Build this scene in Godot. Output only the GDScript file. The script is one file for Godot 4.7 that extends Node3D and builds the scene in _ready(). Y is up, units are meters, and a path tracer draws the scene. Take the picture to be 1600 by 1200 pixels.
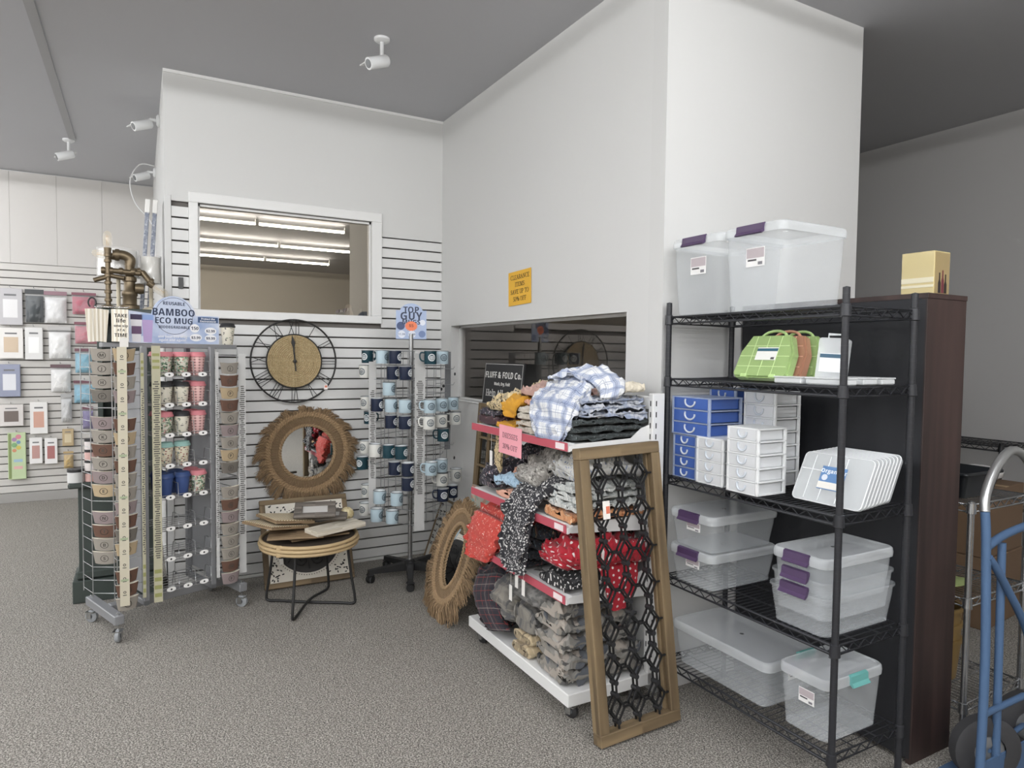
extends Node3D
# A corner of a home-goods shop: slat walls, an office with two tinted windows, racks of mugs and clothes, wire shelving.
const CH := 3.4       # ceiling height
const ZA := -4.95     # face of the back wall
const XB := 2.10      # face of the office side wall
const ZC := -2.37     # face of the office end wall

func _ready() -> void:
	rng.seed = 7
	noise.seed = 3; noise.frequency = 1.0; noise.fractal_octaves = 3
	font = SystemFont.new(); font.font_names = PackedStringArray(["Droid Sans"]); font.font_weight = 700
	fserif = SystemFont.new(); fserif.font_names = PackedStringArray(["Droid Serif"])
	# camera: eye height 1.58 m, turned 29 degrees from the back wall's normal
	var cam := Camera3D.new()
	var yaw := 0.5066
	var pitch := 0.0428
	var f := V(sin(yaw) * cos(pitch), -sin(pitch), -cos(yaw) * cos(pitch))
	var r := V(cos(yaw), 0, sin(yaw))
	var u := r.cross(f)
	var roll := 0.0114
	cam.transform = Transform3D(Basis(r * cos(roll) + u * sin(roll), u * cos(roll) - r * sin(roll), -f), V(0, 1.58, 0))
	cam.fov = rad_to_deg(2.0 * atan(600.0 / 1048.98))
	cam.near = 0.05; cam.far = 60.0
	add_child(cam)
	cam.current = true
	var env := Environment.new()
	env.background_mode = Environment.BG_COLOR
	env.background_color = Color(0.02, 0.02, 0.02)
	env.tonemap_mode = Environment.TONE_MAPPER_LINEAR
	env.tonemap_exposure = 1.0
	env.sdfgi_enabled = true; env.ssao_enabled = true; env.ssil_enabled = true
	var we := WorldEnvironment.new()
	we.environment = env
	add_child(we)
	lights()
	materials()
	room()
	far_wall_goods()
	mug_rack()
	hutch()
	wall_decor()
	side_table()
	spinner()
	gondola()
	clothes()
	leaning_things()
	wire_shelving()
	shelf_goods()
	right_side()
	behind_camera()

func lights() -> void:
	# rows of LED tubes under the ceiling (those named added stand out of view to brighten the far wall), end to end in lengths of 1.2 m: z of the row, its left and its right end
	var glow := StandardMaterial3D.new()
	glow.albedo_color = Color("ffffff")
	glow.emission_enabled = true
	glow.emission = Color(1.0, 0.98, 0.95)
	glow.emission_energy_multiplier = 5.0
	var cap := mat("d8d8d6", 0.5)
	var n := 0
	for row in [[-7.5, -6.8, -2.0, "added_farthest"], [-5.7, -6.6, -1.8, "sixth"], [-3.9, -6.4, -1.6, "fifth"], [-2.1, -6.3, -1.5, "fourth"], [-0.35, -7.0, 2.6, "third"], [1.45, -6.4, 3.2, "second"], [3.25, -6.34, 3.26, "rear"]]:
		var count := int(round((row[2] - row[1]) / 1.2))
		for k in count:
			var x: float = row[2] - 1.2 * (k + 0.5)
			var t := thing("tube_light", "white LED ceiling tube, %s from the office end of the %s row" % [ordinal(k), row[3]], "light", V(x, 3.31, row[0]), 0.0, "LED tubes under the ceiling")
			var m := MB.new()
			m.tube([V(-0.58, 0, 0), V(0.58, 0, 0)], 0.019, 10)
			part(t, "tube", m, glow)
			m = MB.new()
			for s in [-1, 1]: m.box(V(s * 0.59, 0.015, 0), V(0.02, 0.09, 0.05), 0.004)
			for s in [-1, 1]: m.rod(V(s * 0.59, 0.06, 0), V(s * 0.59, CH - 3.31, 0), 0.004, 6)
			part(t, "fitting", m, cap)
			for side in [-1, 0, 1]:   # the tube shines all round: one light down to each side, one up
				var l := AreaLight3D.new()
				l.area_size = Vector2(1.14, 0.03)
				l.light_energy = 1.2 if side else 0.5
				l.light_color = Color(0.985, 0.99, 1.0)
				l.shadow_enabled = true
				l.area_range = 25.0
				var d := V(0, -0.5, 0.866 * side) if side else Vector3.UP
				l.basis = Basis(V(1, 0, 0), -d.cross(V(1, 0, 0)), -d)
				l.position = d * 0.022
				t.add_child(l)
			n += 1

# ---------------------------------------------------------------- mesh collector
class MB:
	var v := PackedVector3Array()
	var n := PackedVector3Array()
	var t := PackedVector2Array()
	var ix := PackedInt32Array()
	func face(p: Array, away: Vector3) -> void:   # flat convex polygon, turned to look away from a point inside
		var nn: Vector3 = (p[1] - p[0]).cross(p[2] - p[0])
		if p.size() > 3 and nn.length_squared() < 1e-16: nn = (p[2] - p[0]).cross(p[3] - p[0])
		nn = nn.normalized()
		var mid := Vector3.ZERO
		for q in p: mid += q
		mid /= p.size()
		var flip: bool = nn.dot(mid - away) < 0.0
		if flip: nn = -nn
		var tx: Vector3 = Vector3.UP.cross(nn)
		if tx.length() < 0.1: tx = Vector3.RIGHT
		tx = tx.normalized()
		var ty: Vector3 = nn.cross(tx)
		var b := v.size()
		for q in p:
			v.append(q); n.append(nn); t.append(Vector2(q.dot(tx), -q.dot(ty)))
		for k in range(1, p.size() - 1):
			if flip: ix.append_array([b, b + k, b + k + 1])
			else: ix.append_array([b, b + k + 1, b + k])
	func hexa(c: Array) -> void:   # eight corners: 4 round the bottom, 4 round the top
		var m := Vector3.ZERO
		for q in c: m += q
		m /= 8.0
		face([c[0], c[1], c[2], c[3]], m); face([c[4], c[5], c[6], c[7]], m)
		for k in 4: face([c[k], c[(k + 1) % 4], c[4 + (k + 1) % 4], c[4 + k]], m)
	func hexa_of(b: Basis, c: Array) -> MB:
		hexa(c.map(func(q): return b * q))
		return self
	func box(c: Vector3, s: Vector3, b := 0.0, xf := Transform3D.IDENTITY) -> MB:
		var h := s / 2.0
		var m := xf * c
		if b <= 0.0:
			var q := []
			for y in [-1, 1]:
				for k in [[-1, -1], [1, -1], [1, 1], [-1, 1]]: q.append(xf * (c + Vector3(k[0] * h.x, y * h.y, k[1] * h.z)))
			hexa(q)
			return self
		for ax in 3:
			var a1 := (ax + 1) % 3
			var a2 := (ax + 2) % 3
			for sg in [-1.0, 1.0]:
				var q := []
				for k in [[-1, -1], [1, -1], [1, 1], [-1, 1]]:
					var w := Vector3.ZERO
					w[ax] = sg * h[ax]; w[a1] = k[0] * (h[a1] - b); w[a2] = k[1] * (h[a2] - b)
					q.append(xf * (c + w))
				face(q, m)
			for s1 in [-1.0, 1.0]:
				for s2 in [-1.0, 1.0]:
					var q := []
					for e in [[-1, 0], [1, 0], [1, 1], [-1, 1]]:
						var w := Vector3.ZERO
						w[ax] = e[0] * (h[ax] - b)
						w[a1] = s1 * (h[a1] - (0.0 if e[1] == 0 else b)); w[a2] = s2 * (h[a2] - (b if e[1] == 0 else 0.0))
						q.append(xf * (c + w))
					face(q, m)
		for sx in [-1.0, 1.0]:
			for sy in [-1.0, 1.0]:
				for sz in [-1.0, 1.0]:
					var sg := Vector3(sx, sy, sz)
					var q := []
					for ax in 3:
						var w := (h - Vector3.ONE * b) * sg
						w[ax] = h[ax] * sg[ax]
						q.append(xf * (c + w))
					face(q, m)
		return self
	func span(lo: Vector3, hi: Vector3, b := 0.0, xf := Transform3D.IDENTITY) -> MB: return box((lo + hi) / 2.0, (hi - lo).abs(), b, xf)
	func grid(nu: int, nv: int, f: Callable, us := 1.0, vs := 1.0, flip := false) -> MB:   # f(i / nu, j / nv) is a point
		var b := v.size()
		var pts := []
		for j in nv + 1:
			for i in nu + 1: pts.append(f.call(float(i) / nu, float(j) / nv))
		for j in nv + 1:
			for i in nu + 1:
				var i0 := maxi(i - 1, 0); var i1 := mini(i + 1, nu)
				var j0 := maxi(j - 1, 0); var j1 := mini(j + 1, nv)
				if pts[j * (nu + 1)].distance_to(pts[j * (nu + 1) + nu]) < 1e-5:
					if i == 0 or i == nu: i0 = nu - 1; i1 = 1
				var du: Vector3 = pts[j * (nu + 1) + i1] - pts[j * (nu + 1) + i0]
				var dv: Vector3 = pts[j1 * (nu + 1) + i] - pts[j0 * (nu + 1) + i]
				var nn := du.cross(dv).normalized()
				if flip: nn = -nn
				v.append(pts[j * (nu + 1) + i]); n.append(nn); t.append(Vector2(us * i / nu, vs * j / nv))
		for j in nv:
			for i in nu:
				var a := b + j * (nu + 1) + i
				var q := [a, a + 1, a + nu + 2, a + nu + 1]
				if flip: ix.append_array([q[0], q[1], q[2], q[0], q[2], q[3]])
				else: ix.append_array([q[0], q[2], q[1], q[0], q[3], q[2]])
		return self
	func tube(p: Array, r, sides := 6, closed := false, caps := true) -> MB:
		var m := p.size()
		var b := v.size()
		var rr: Array = r if r is Array else []
		var up := Vector3.UP
		var s := Vector3.ZERO
		for k in m:
			var a: Vector3 = p[(k - 1 + m) % m] if closed else p[maxi(k - 1, 0)]
			var c: Vector3 = p[(k + 1) % m] if closed else p[mini(k + 1, m - 1)]
			var d := (c - a).normalized()
			if k == 0:
				up = Vector3.UP if absf(d.y) < 0.9 else Vector3.RIGHT
				s = d.cross(up).normalized()
			s = (s - d * s.dot(d)).normalized()
			var w := s.cross(d)
			var rad: float = rr[k] if rr.size() else float(r)
			var g := 1.0
			if (closed or (k > 0 and k < m - 1)):
				var d1: Vector3 = (p[k] - a).normalized()
				g = 1.0 / maxf(0.5, d1.dot(d))
			for e in sides:
				var an := TAU * e / sides
				var nn := s * cos(an) + w * sin(an)
				v.append(p[k] + nn * rad * g); n.append(nn); t.append(Vector2(float(e) / sides, float(k)))
		for k in (m if closed else m - 1):
			for e in sides:
				var a := b + k * sides + e
				var c := b + k * sides + (e + 1) % sides
				var k2 := ((k + 1) % m) * sides
				ix.append_array([a, c, b + k2 + e, c, b + k2 + (e + 1) % sides, b + k2 + e])
		if caps and not closed:
			for z in [0, m - 1]:
				var q := []
				for e in sides: q.append(v[b + z * sides + e])
				face(q, p[1] if z == 0 else p[m - 2])
		return self
	func bar(a: Vector3, c: Vector3, w: float, d: float) -> MB:   # flat bar in the xy plane, ends run past a little
		var u := (c - a).normalized()
		var s := V3(-u.y, u.x) * w / 2
		var e := u * w * 0.3
		var z := Vector3(0, 0, d / 2)
		hexa([a - e - s - z, c + e - s - z, c + e + s - z, a - e + s - z, a - e - s + z, c + e - s + z, c + e + s + z, a - e + s + z])
		return self
	func V3(x: float, y: float) -> Vector3: return Vector3(x, y, 0)
	func rod(a: Vector3, c: Vector3, r: float, sides := 6) -> MB: return tube([a, c], r, sides)
	func lathe(p: Array, segs := 20, xf := Transform3D.IDENTITY) -> MB:   # Vector2(radius, height) from one end to the other, outside to the right of the way up
		var m := p.size()
		var sn := []
		for k in m - 1:
			var d: Vector2 = p[k + 1] - p[k]
			sn.append(Vector2(d.y, -d.x).normalized())
		for k in m - 1:
			var n0: Vector2 = sn[k]
			var n1: Vector2 = sn[k]
			if k > 0 and sn[k - 1].dot(sn[k]) > 0.6: n0 = (sn[k - 1] + sn[k]).normalized()
			if k < m - 2 and sn[k + 1].dot(sn[k]) > 0.6: n1 = (sn[k + 1] + sn[k]).normalized()
			var b := v.size()
			for e in segs + 1:
				var an := TAU * e / segs
				for z in 2:
					var q: Vector2 = p[k + z]
					var nn := n0 if z == 0 else n1
					v.append(xf * Vector3(cos(an) * q.x, q.y, sin(an) * q.x))
					n.append((xf.basis * Vector3(cos(an) * nn.x, nn.y, sin(an) * nn.x)).normalized())
					t.append(Vector2(float(e) / segs, q.y))
			for e in segs:
				var a := b + e * 2
				ix.append_array([a, a + 2, a + 1, a + 1, a + 2, a + 3])
		return self
	func ext(poly: PackedVector2Array, d: float, xf := Transform3D.IDENTITY, us := 1.0) -> MB:   # polygon in xy, thick along z from 0 to d
		if Geometry2D.is_polygon_clockwise(poly):
			poly = poly.duplicate(); poly.reverse()
		var tr := Geometry2D.triangulate_polygon(poly)
		for z in 2:
			var b := v.size()
			for q in poly:
				v.append(xf * Vector3(q.x, q.y, d * z)); n.append(xf.basis * Vector3(0, 0, 1.0 if z else -1.0)); t.append(Vector2(q.x, -q.y) * us)
			for k in range(0, tr.size(), 3):
				var o := [tr[k], tr[k + 1], tr[k + 2]]
				var ccw: bool = (poly[o[1]] - poly[o[0]]).cross(poly[o[2]] - poly[o[0]]) > 0.0
				if ccw == (z == 1): ix.append_array([b + o[0], b + o[2], b + o[1]])
				else: ix.append_array([b + o[0], b + o[1], b + o[2]])
		var m := poly.size()
		for k in m:
			var a := poly[k]
			var c := poly[(k + 1) % m]
			var nn := (xf.basis * Vector3(c.y - a.y, a.x - c.x, 0)).normalized()
			var b := v.size()
			for q in [Vector3(a.x, a.y, 0), Vector3(c.x, c.y, 0), Vector3(c.x, c.y, d), Vector3(a.x, a.y, d)]:
				v.append(xf * q); n.append(nn); t.append(Vector2(q.x + q.z, -q.y) * us)
			ix.append_array([b, b + 2, b + 1, b, b + 3, b + 2])
		return self
	func mesh() -> ArrayMesh:
		var a := []
		a.resize(Mesh.ARRAY_MAX)
		a[Mesh.ARRAY_VERTEX] = v; a[Mesh.ARRAY_NORMAL] = n; a[Mesh.ARRAY_TEX_UV] = t; a[Mesh.ARRAY_INDEX] = ix
		var m := ArrayMesh.new()
		m.add_surface_from_arrays(Mesh.PRIMITIVE_TRIANGLES, a)
		return m

# ---------------------------------------------------------------- nodes
var used := {}
var mats := {}
var rng := RandomNumberGenerator.new()
var noise := FastNoiseLite.new()

func numbered(s: String) -> String:
	if not used.has(s):
		used[s] = 0
		return s
	used[s] += 1
	return "%s_%03d" % [s, used[s]]
func tag(o: Node3D, label: String, cat: String, group := "", kind := "") -> Node3D:
	if label: o.set_meta("label", label)
	if cat: o.set_meta("category", cat)
	if group: o.set_meta("group", group)
	if kind: o.set_meta("kind", kind)
	return o
func thing(called: String, label: String, cat: String, at := Vector3.ZERO, turn := 0.0, group := "") -> Node3D:
	var o := Node3D.new()
	o.name = numbered(called)
	add_child(o)
	o.position = at; o.rotation.y = turn
	return tag(o, label, cat, group)
func part(o: Node3D, called: String, m, mat: Material, label := "") -> MeshInstance3D:
	var i := MeshInstance3D.new()
	i.name = called
	i.mesh = m.mesh() if m is MB else m
	i.material_override = mat
	o.add_child(i, true)
	if label: i.set_meta("label", label)
	return i
func single(called: String, m, mat: Material, label: String, cat: String, at := Vector3.ZERO, group := "") -> MeshInstance3D:
	var i := MeshInstance3D.new()
	i.name = numbered(called)
	i.mesh = m.mesh() if m is MB else m
	i.material_override = mat
	add_child(i)
	i.position = at
	tag(i, label, cat, group)
	return i
func struct(called: String, m = null, mat: Material = null) -> Node3D:
	var o: Node3D
	if m == null: o = Node3D.new()
	else:
		o = MeshInstance3D.new()
		o.mesh = m.mesh() if m is MB else m
		o.material_override = mat
	o.name = numbered(called)
	add_child(o)
	o.set_meta("kind", "structure")
	return o
func copy(o: Node3D, label: String, at: Vector3, turn := 0.0) -> Node3D:
	var c: Node3D = o.duplicate()
	c.name = numbered(String(o.name).rstrip("0123456789_") if String(o.name).right(3).is_valid_int() else String(o.name))
	add_child(c)
	c.position = at; c.rotation.y = turn
	c.set_meta("label", label)
	return c
var font: SystemFont
var fserif: SystemFont
func text(o: Node3D, s: String, em: float, at: Vector3, mat: Material, b := Basis.IDENTITY, serif := false, called := "lettering") -> MeshInstance3D:
	var key := "text/%s/%s/%s" % [s, em, serif]
	if mats.has(key):
		var j := part(o, called, mats[key], mat)
		j.transform = Transform3D(b, at)
		return j
	var m := TextMesh.new()
	mats[key] = m
	m.text = s
	m.font = fserif if serif else font
	m.font_size = 24
	m.pixel_size = em / 24.0
	m.depth = 0.0008
	m.curve_step = 1.0
	var i := part(o, called, m, mat)
	i.transform = Transform3D(b, at)
	return i
func R(rx: float, ry: float, rz: float) -> Basis: return Basis.from_euler(Vector3(rx, ry, rz))
func X(b: Basis, o: Vector3) -> Transform3D: return Transform3D(b, o)
func V(x: float, y: float, z: float) -> Vector3: return Vector3(x, y, z)
func circle(r: float, k := 20, cx := 0.0, cy := 0.0, ry := -1.0) -> PackedVector2Array:
	var p := PackedVector2Array()
	for e in k: p.append(Vector2(cx + cos(TAU * e / k) * r, cy + sin(TAU * e / k) * (ry if ry > 0 else r)))
	return p
func rect(w: float, h: float, r := 0.0, k := 4) -> PackedVector2Array:   # rounded rectangle round the origin
	var p := PackedVector2Array()
	if r <= 0.0:
		return PackedVector2Array([Vector2(-w / 2, -h / 2), Vector2(w / 2, -h / 2), Vector2(w / 2, h / 2), Vector2(-w / 2, h / 2)])
	for c in [[1, 1, 0.0], [-1, 1, 0.5], [-1, -1, 1.0], [1, -1, 1.5]]:
		for e in k + 1:
			var a: float = PI * (c[2] + 0.5 * e / k)
			p.append(Vector2(c[0] * (w / 2 - r) + cos(a) * r, c[1] * (h / 2 - r) + sin(a) * r))
	return p
func arc(c: Vector3, a: Vector3, b: Vector3, from: float, to: float, k: int) -> Array:
	var p := []
	for e in k + 1:
		var an := lerpf(from, to, float(e) / k)
		p.append(c + a * cos(an) + b * sin(an))
	return p
func smooth_path(c: Array, k := 6) -> Array:
	var p := []
	for s in c.size() - 1:
		var a: Vector3 = c[maxi(s - 1, 0)]
		var d: Vector3 = c[mini(s + 2, c.size() - 1)]
		for e in k: p.append(c[s].cubic_interpolate(c[s + 1], a, d, float(e) / k))
	p.append(c[-1])
	return p

# ---------------------------------------------------------------- materials
func mat(hex: String, rough := 0.6, metal := 0.0, extra := "") -> StandardMaterial3D:
	var key := "%s/%s/%s/%s" % [hex, rough, metal, extra]
	if mats.has(key): return mats[key]
	var m := StandardMaterial3D.new()
	m.albedo_color = Color(hex)
	m.roughness = rough
	m.metallic = metal
	if extra.begins_with("frost"):   # cloudy plastic: partly see-through
		m.transparency = BaseMaterial3D.TRANSPARENCY_ALPHA
		m.albedo_color.a = float(extra.substr(5))
	if extra == "cloth":
		m.rim_enabled = true; m.rim = 0.3; m.rim_tint = 0.6
	mats[key] = m
	return m
func tex(img: Image) -> ImageTexture: return ImageTexture.create_from_image(img)
func paint(w: int, h: int, f: Callable) -> Image:
	var im := Image.create(w, h, false, Image.FORMAT_RGB8)
	for y in h:
		for x in w: im.set_pixel(x, y, f.call(x, y))
	return im
func textured(img: Image, scale: Vector3, rough := 0.8, metal := 0.0, tri := false, world := false) -> StandardMaterial3D:
	var m := StandardMaterial3D.new()
	m.albedo_texture = tex(img)
	m.roughness = rough
	m.metallic = metal
	m.uv1_scale = scale
	m.uv1_triplanar = tri
	m.uv1_world_triplanar = world
	return m
func grain(a: Color, b: Color, along: int, seed_: int) -> Image:   # wood: streaks along x (0) or y (1)
	var z := FastNoiseLite.new()
	z.seed = seed_; z.frequency = 0.02; z.fractal_octaves = 4
	return paint(128, 128, func(x, y):
		var u: float = x if along == 0 else y
		var w: float = y if along == 0 else x
		var k := z.get_noise_2d(u * 0.35, w * 5.0) * 0.9 + z.get_noise_2d(u * 0.8 + 300.0, w * 14.0) * 0.5
		return a.lerp(b, clampf(0.5 + k, 0.0, 1.0)))

func blobs(size: int, back: Color, inks: Array, count: int, r0: float, r1: float, seed_ := 1, squash := 1.0) -> Image:   # a print of soft-edged motifs on cloth or card
	var g := RandomNumberGenerator.new()
	g.seed = seed_
	var im := Image.create(size, size, false, Image.FORMAT_RGB8)
	im.fill(back)
	for k in count:
		var c := Vector2(g.randf() * size, g.randf() * size)
		var r := g.randf_range(r0, r1)
		var a := g.randf() * PI
		var ink: Color = inks[g.randi() % inks.size()]
		for dy in range(-int(r) - 1, int(r) + 2):
			for dx in range(-int(r) - 1, int(r) + 2):
				var q := Vector2(dx, dy).rotated(a)
				q.y /= squash
				if q.length() <= r: im.set_pixel(posmod(int(c.x) + dx, size), posmod(int(c.y) + dy, size), ink)
	return im
func plaid(size: int, base: Color, bands: Array) -> Image:   # bands: [from, to, colour, strength], alike across and along
	return paint(size, size, func(x, y):
		var c := base
		for b in bands:
			var fx: float = float(x) / size
			var fy: float = float(y) / size
			if fx >= b[0] and fx < b[1]: c = c.lerp(b[2], b[3])
			if fy >= b[0] and fy < b[1]: c = c.lerp(b[2], b[3])
		return c)
func ordinal(k: int) -> String:
	var w := ["first", "second", "third", "fourth", "fifth", "sixth", "seventh", "eighth", "ninth", "tenth", "eleventh", "twelfth", "thirteenth", "fourteenth", "fifteenth", "sixteenth", "seventeenth", "eighteenth", "nineteenth", "twentieth"]
	return w[k]
func pillow(w: float, h: float, d: float, rough := 0.0, seed_ := 0.0, k := 8) -> MB:   # a filled bag: flat behind, puffed before, base at the middle
	var b := MB.new()
	b.grid(k, k, func(u, q):
		var x: float = u * 2 - 1
		var y: float = q * 2 - 1
		var e: float = maxf(0, (1 - pow(absf(x), 3.0)) * (1 - pow(absf(y), 4.0)))
		return V(x * w / 2, y * h / 2, d * sqrt(e) + rough * e * noise.get_noise_3d(x * 3 + seed_, y * 3, seed_)), w, h)
	b.grid(1, 1, func(u, q): return V((0.5 - u) * w, (q - 0.5) * h, -0.001), w, h)
	return b
var wall_m: StandardMaterial3D
var chrome: StandardMaterial3D
var black: StandardMaterial3D
var wood_h: StandardMaterial3D
var wood_v: StandardMaterial3D
var jute: StandardMaterial3D
var jute2: StandardMaterial3D
var mirror_m: StandardMaterial3D
var tint: StandardMaterial3D
var tint2: StandardMaterial3D
var frost: StandardMaterial3D

func materials() -> void:
	wall_m = mat("cdcdcb", 0.75)
	chrome = mat("c9cbcc", 0.22, 1.0)
	black = mat("1f2023", 0.45)
	wood_h = textured(grain(Color("5a4b37"), Color("857255"), 0, 5), V(0.8, 0.8, 0.8), 0.65, 0, true)
	wood_v = textured(grain(Color("5a4b37"), Color("857255"), 1, 6), V(0.8, 0.8, 0.8), 0.65, 0, true)
	jute = mat("987f60", 0.9, 0, "cloth")
	jute2 = mat("7f694f", 0.9, 0, "cloth")
	mirror_m = mat("e6e8e8", 0.01, 1.0)
	tint = textured(paint(2, 2, func(_x, _y): return Color("dcd8d2")), Vector3.ONE, 0.0, 1.0)
	tint.transparency = BaseMaterial3D.TRANSPARENCY_ALPHA   # one-way film on the office glass
	tint.albedo_color = Color(0.86, 0.84, 0.8, 0.66)
	tint2 = tint.duplicate()
	tint2.albedo_color = Color(0.8, 0.78, 0.77, 0.3)
	frost = mat("e2e7ea", 0.32, 0, "frost0.23")

func room() -> void:
	# carpet: speckled loop pile
	var z := FastNoiseLite.new()
	z.seed = 11; z.frequency = 0.35; z.fractal_octaves = 2
	var pile := paint(512, 512, func(x, y):
		var k: float = 0.5 + z.get_noise_2d(x, y) * 0.85 + rng.randf_range(-0.28, 0.28)
		return Color("45423e").lerp(Color("c2bdb3"), clampf(k, 0.0, 1.0)))
	var fl := textured(pile, V(0.7, 0.7, 0.7), 0.95, 0, true, true)
	fl.heightmap_enabled = true
	fl.heightmap_texture = fl.albedo_texture
	fl.heightmap_scale = 0.5
	struct("floor", MB.new().span(V(-7.2, -0.1, -8.7), V(5.8, 0, 5.7)), fl)
	var ceil_m := mat("bcbdc1", 0.6)
	struct("ceiling", MB.new().span(V(-7.2, CH, -8.7), V(5.8, CH + 0.1, 5.7)), ceil_m)
	struct("wall_left", MB.new().span(V(-7.2, 0, -8.7), V(-7.0, CH, 5.7)), wall_m)
	struct("wall_rear", MB.new().span(V(-7.0, 0, 5.5), V(5.6, CH, 5.7)), mat("c2bdb3", 0.8))
	struct("wall_right", MB.new().span(V(5.6, 0, -8.7), V(5.8, CH, 5.7)), mat("b4b3b1", 0.8))
	# far wall: panels above, slat boards below
	var far_wall := struct("wall_far")
	part(far_wall, "backing", MB.new().span(V(-7.0, 0, -8.7), V(5.6, CH, -8.52)), wall_m)
	part(far_wall, "groove_shade", MB.new().span(V(-2.4, 0.1, -8.55), V(0.15, 2.46, -8.516)), mat("6d6965", 0.9))  # dark board colours in the shade between the slats
	var edge := [-7.0, -2.35, -1.945, -1.54, -1.139, -0.74, -0.335, 0.15]
	for k in edge.size() - 1:
		part(far_wall, "panel", MB.new().span(V(edge[k] + 0.0006, 2.462, -8.52), V(edge[k + 1] - 0.0006, CH - 0.012, -8.498), 0.0015), mat("c6c3bf", 0.8))
	var fs := MB.new().box(Vector3.ZERO, V(2.55, 0.066, 0.012), 0.002).mesh()
	for k in 31:
		part(far_wall, "slat", fs, mat("c4c1bc", 0.6)).position = V(-1.125, 0.1 + 0.0762 * (k + 0.5), -8.506)
	struct("baseboard_far", MB.new().span(V(-2.4, 0, -8.52), V(0.15, 0.098, -8.49), 0.003), mat("9a9894", 0.6))
	# office: the return wall, the back wall with the high window, the side wall with the pass-through, the end wall
	struct("wall_return", MB.new().span(V(0.15, 0, -8.52), V(0.25, CH, ZA - 0.12)), wall_m)
	var back := struct("wall_back")
	var m := MB.new()
	m.span(V(0.15, 2.565, ZA - 0.12), V(XB + 0.1, CH, ZA))
	part(back, "backing", m, wall_m)
	m = MB.new()
	m.span(V(0.15, 0, ZA - 0.12), V(XB + 0.1, 1.85, ZA - 0.03))
	m.span(V(0.15, 1.85, ZA - 0.12), V(0.35, 2.565, ZA - 0.03))
	m.span(V(1.53, 1.85, ZA - 0.12), V(XB + 0.1, 2.565, ZA - 0.03))
	part(back, "groove_shade", m, mat("6d6965", 0.9), "board coloured dark for the shade in the slat grooves")  # dark colour stands for the shade deep in the grooves
	part(back, "slat_clip", MB.new().box(V(0.243, 2.03, ZA + 0.006), V(0.03, 0.075, 0.012), 0.002), mat("4a4a4a", 0.6), "small dark slat clip")
	part(back, "panel", MB.new().span(V(1.607, 2.463, ZA - 0.03), V(XB, 2.565, ZA)), wall_m)
	part(back, "edge_strip", MB.new().span(V(0.15, 0, ZA - 0.03), V(0.19, 2.6, ZA + 0.006), 0.002), wall_m)
	var sm := mat("d6d6d4", 0.6)
	var whole := MB.new().box(Vector3.ZERO, V(XB - 0.19, 0.0662, 0.012), 0.002).mesh()
	var lefts := MB.new().box(Vector3.ZERO, V(0.103, 0.0662, 0.012), 0.002).mesh()
	var rights := MB.new().box(Vector3.ZERO, V(XB - 1.607, 0.0662, 0.012), 0.002).mesh()
	for k in 33:
		var y := 0.0202 + 0.0762 * (k + 0.5)
		if y < 1.79: part(back, "slat", whole, sm).position = V((XB + 0.19) / 2, y, ZA - 0.006)
		else:
			part(back, "slat", lefts, sm).position = V(0.2415, y, ZA - 0.006)
			if y < 2.46: part(back, "slat", rights, sm).position = V((XB + 1.607) / 2, y, ZA - 0.006)
	struct("baseboard_back", MB.new().span(V(0.15, 0, ZA - 0.02), V(XB, 0.02, ZA + 0.012), 0.003), mat("c6c6c2", 0.6))
	struct("trim_1", MB.new().box(V((XB + 0.15) / 2, CH - 0.01, ZA + 0.004), V(XB - 0.15, 0.02, 0.008)), mat("e2e2e0", 0.6))
	var side := struct("wall_side")
	m = MB.new()
	var z0 := -4.76
	var z1 := -2.63
	m.span(V(XB, 0, ZA - 0.12), V(XB + 0.12, 1.24, ZC - 0.1))
	m.span(V(XB, 1.80, ZA - 0.12), V(XB + 0.12, CH, ZC - 0.1))
	m.span(V(XB, 1.24, ZA - 0.12), V(XB + 0.12, 1.80, z0))
	m.span(V(XB, 1.24, z1), V(XB + 0.12, 1.80, ZC - 0.1))
	part(side, "backing", m, mat("cfcfcd", 0.75))
	struct("wall_end", MB.new().span(V(XB, 0, ZC - 0.1), V(3.5, CH, ZC)), wall_m)
	struct("wall_aisle", MB.new().span(V(3.4, 0, -8.52), V(3.5, CH, ZC - 0.1)), wall_m)
	# windows
	var w1 := struct("window_1")
	var fm := mat("dcdcda", 0.45)
	for b in [[V(0.293, 2.565, 0), V(1.607, 2.633, 0)], [V(0.293, 1.806, 0), V(1.607, 1.862, 0)], [V(0.293, 1.862, 0), V(0.35, 2.565, 0)], [V(1.53, 1.862, 0), V(1.607, 2.565, 0)]]:
		part(w1, "casing", MB.new().span(b[0] + V(0, 0, ZA - 0.02), b[1] + V(0, 0, ZA + 0.016), 0.004), fm)
	m = MB.new()
	m.span(V(0.35, 1.862, ZA - 0.06), V(0.362, 2.565, ZA - 0.02)); m.span(V(1.518, 1.862, ZA - 0.06), V(1.53, 2.565, ZA - 0.02))
	m.span(V(0.35, 2.548, ZA - 0.06), V(1.53, 2.565, ZA - 0.02)); m.span(V(0.35, 1.85, ZA - 0.06), V(1.53, 1.862, ZA - 0.02))
	part(w1, "stop", m, fm)
	part(w1, "pane", MB.new().box(V(0.94, 2.205, ZA - 0.045), V(1.17, 0.7, 0.0), 0), tint).mesh = quad_mesh(1.17, 0.7, X(Basis.IDENTITY, V(0.94, 2.205, ZA - 0.045)))
	var w2 := struct("window_2")
	m = MB.new()
	m.span(V(XB + 0.07, 1.24, z0), V(XB + 0.1, 1.255, z1)); m.span(V(XB + 0.07, 1.785, z0), V(XB + 0.1, 1.80, z1))
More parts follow.
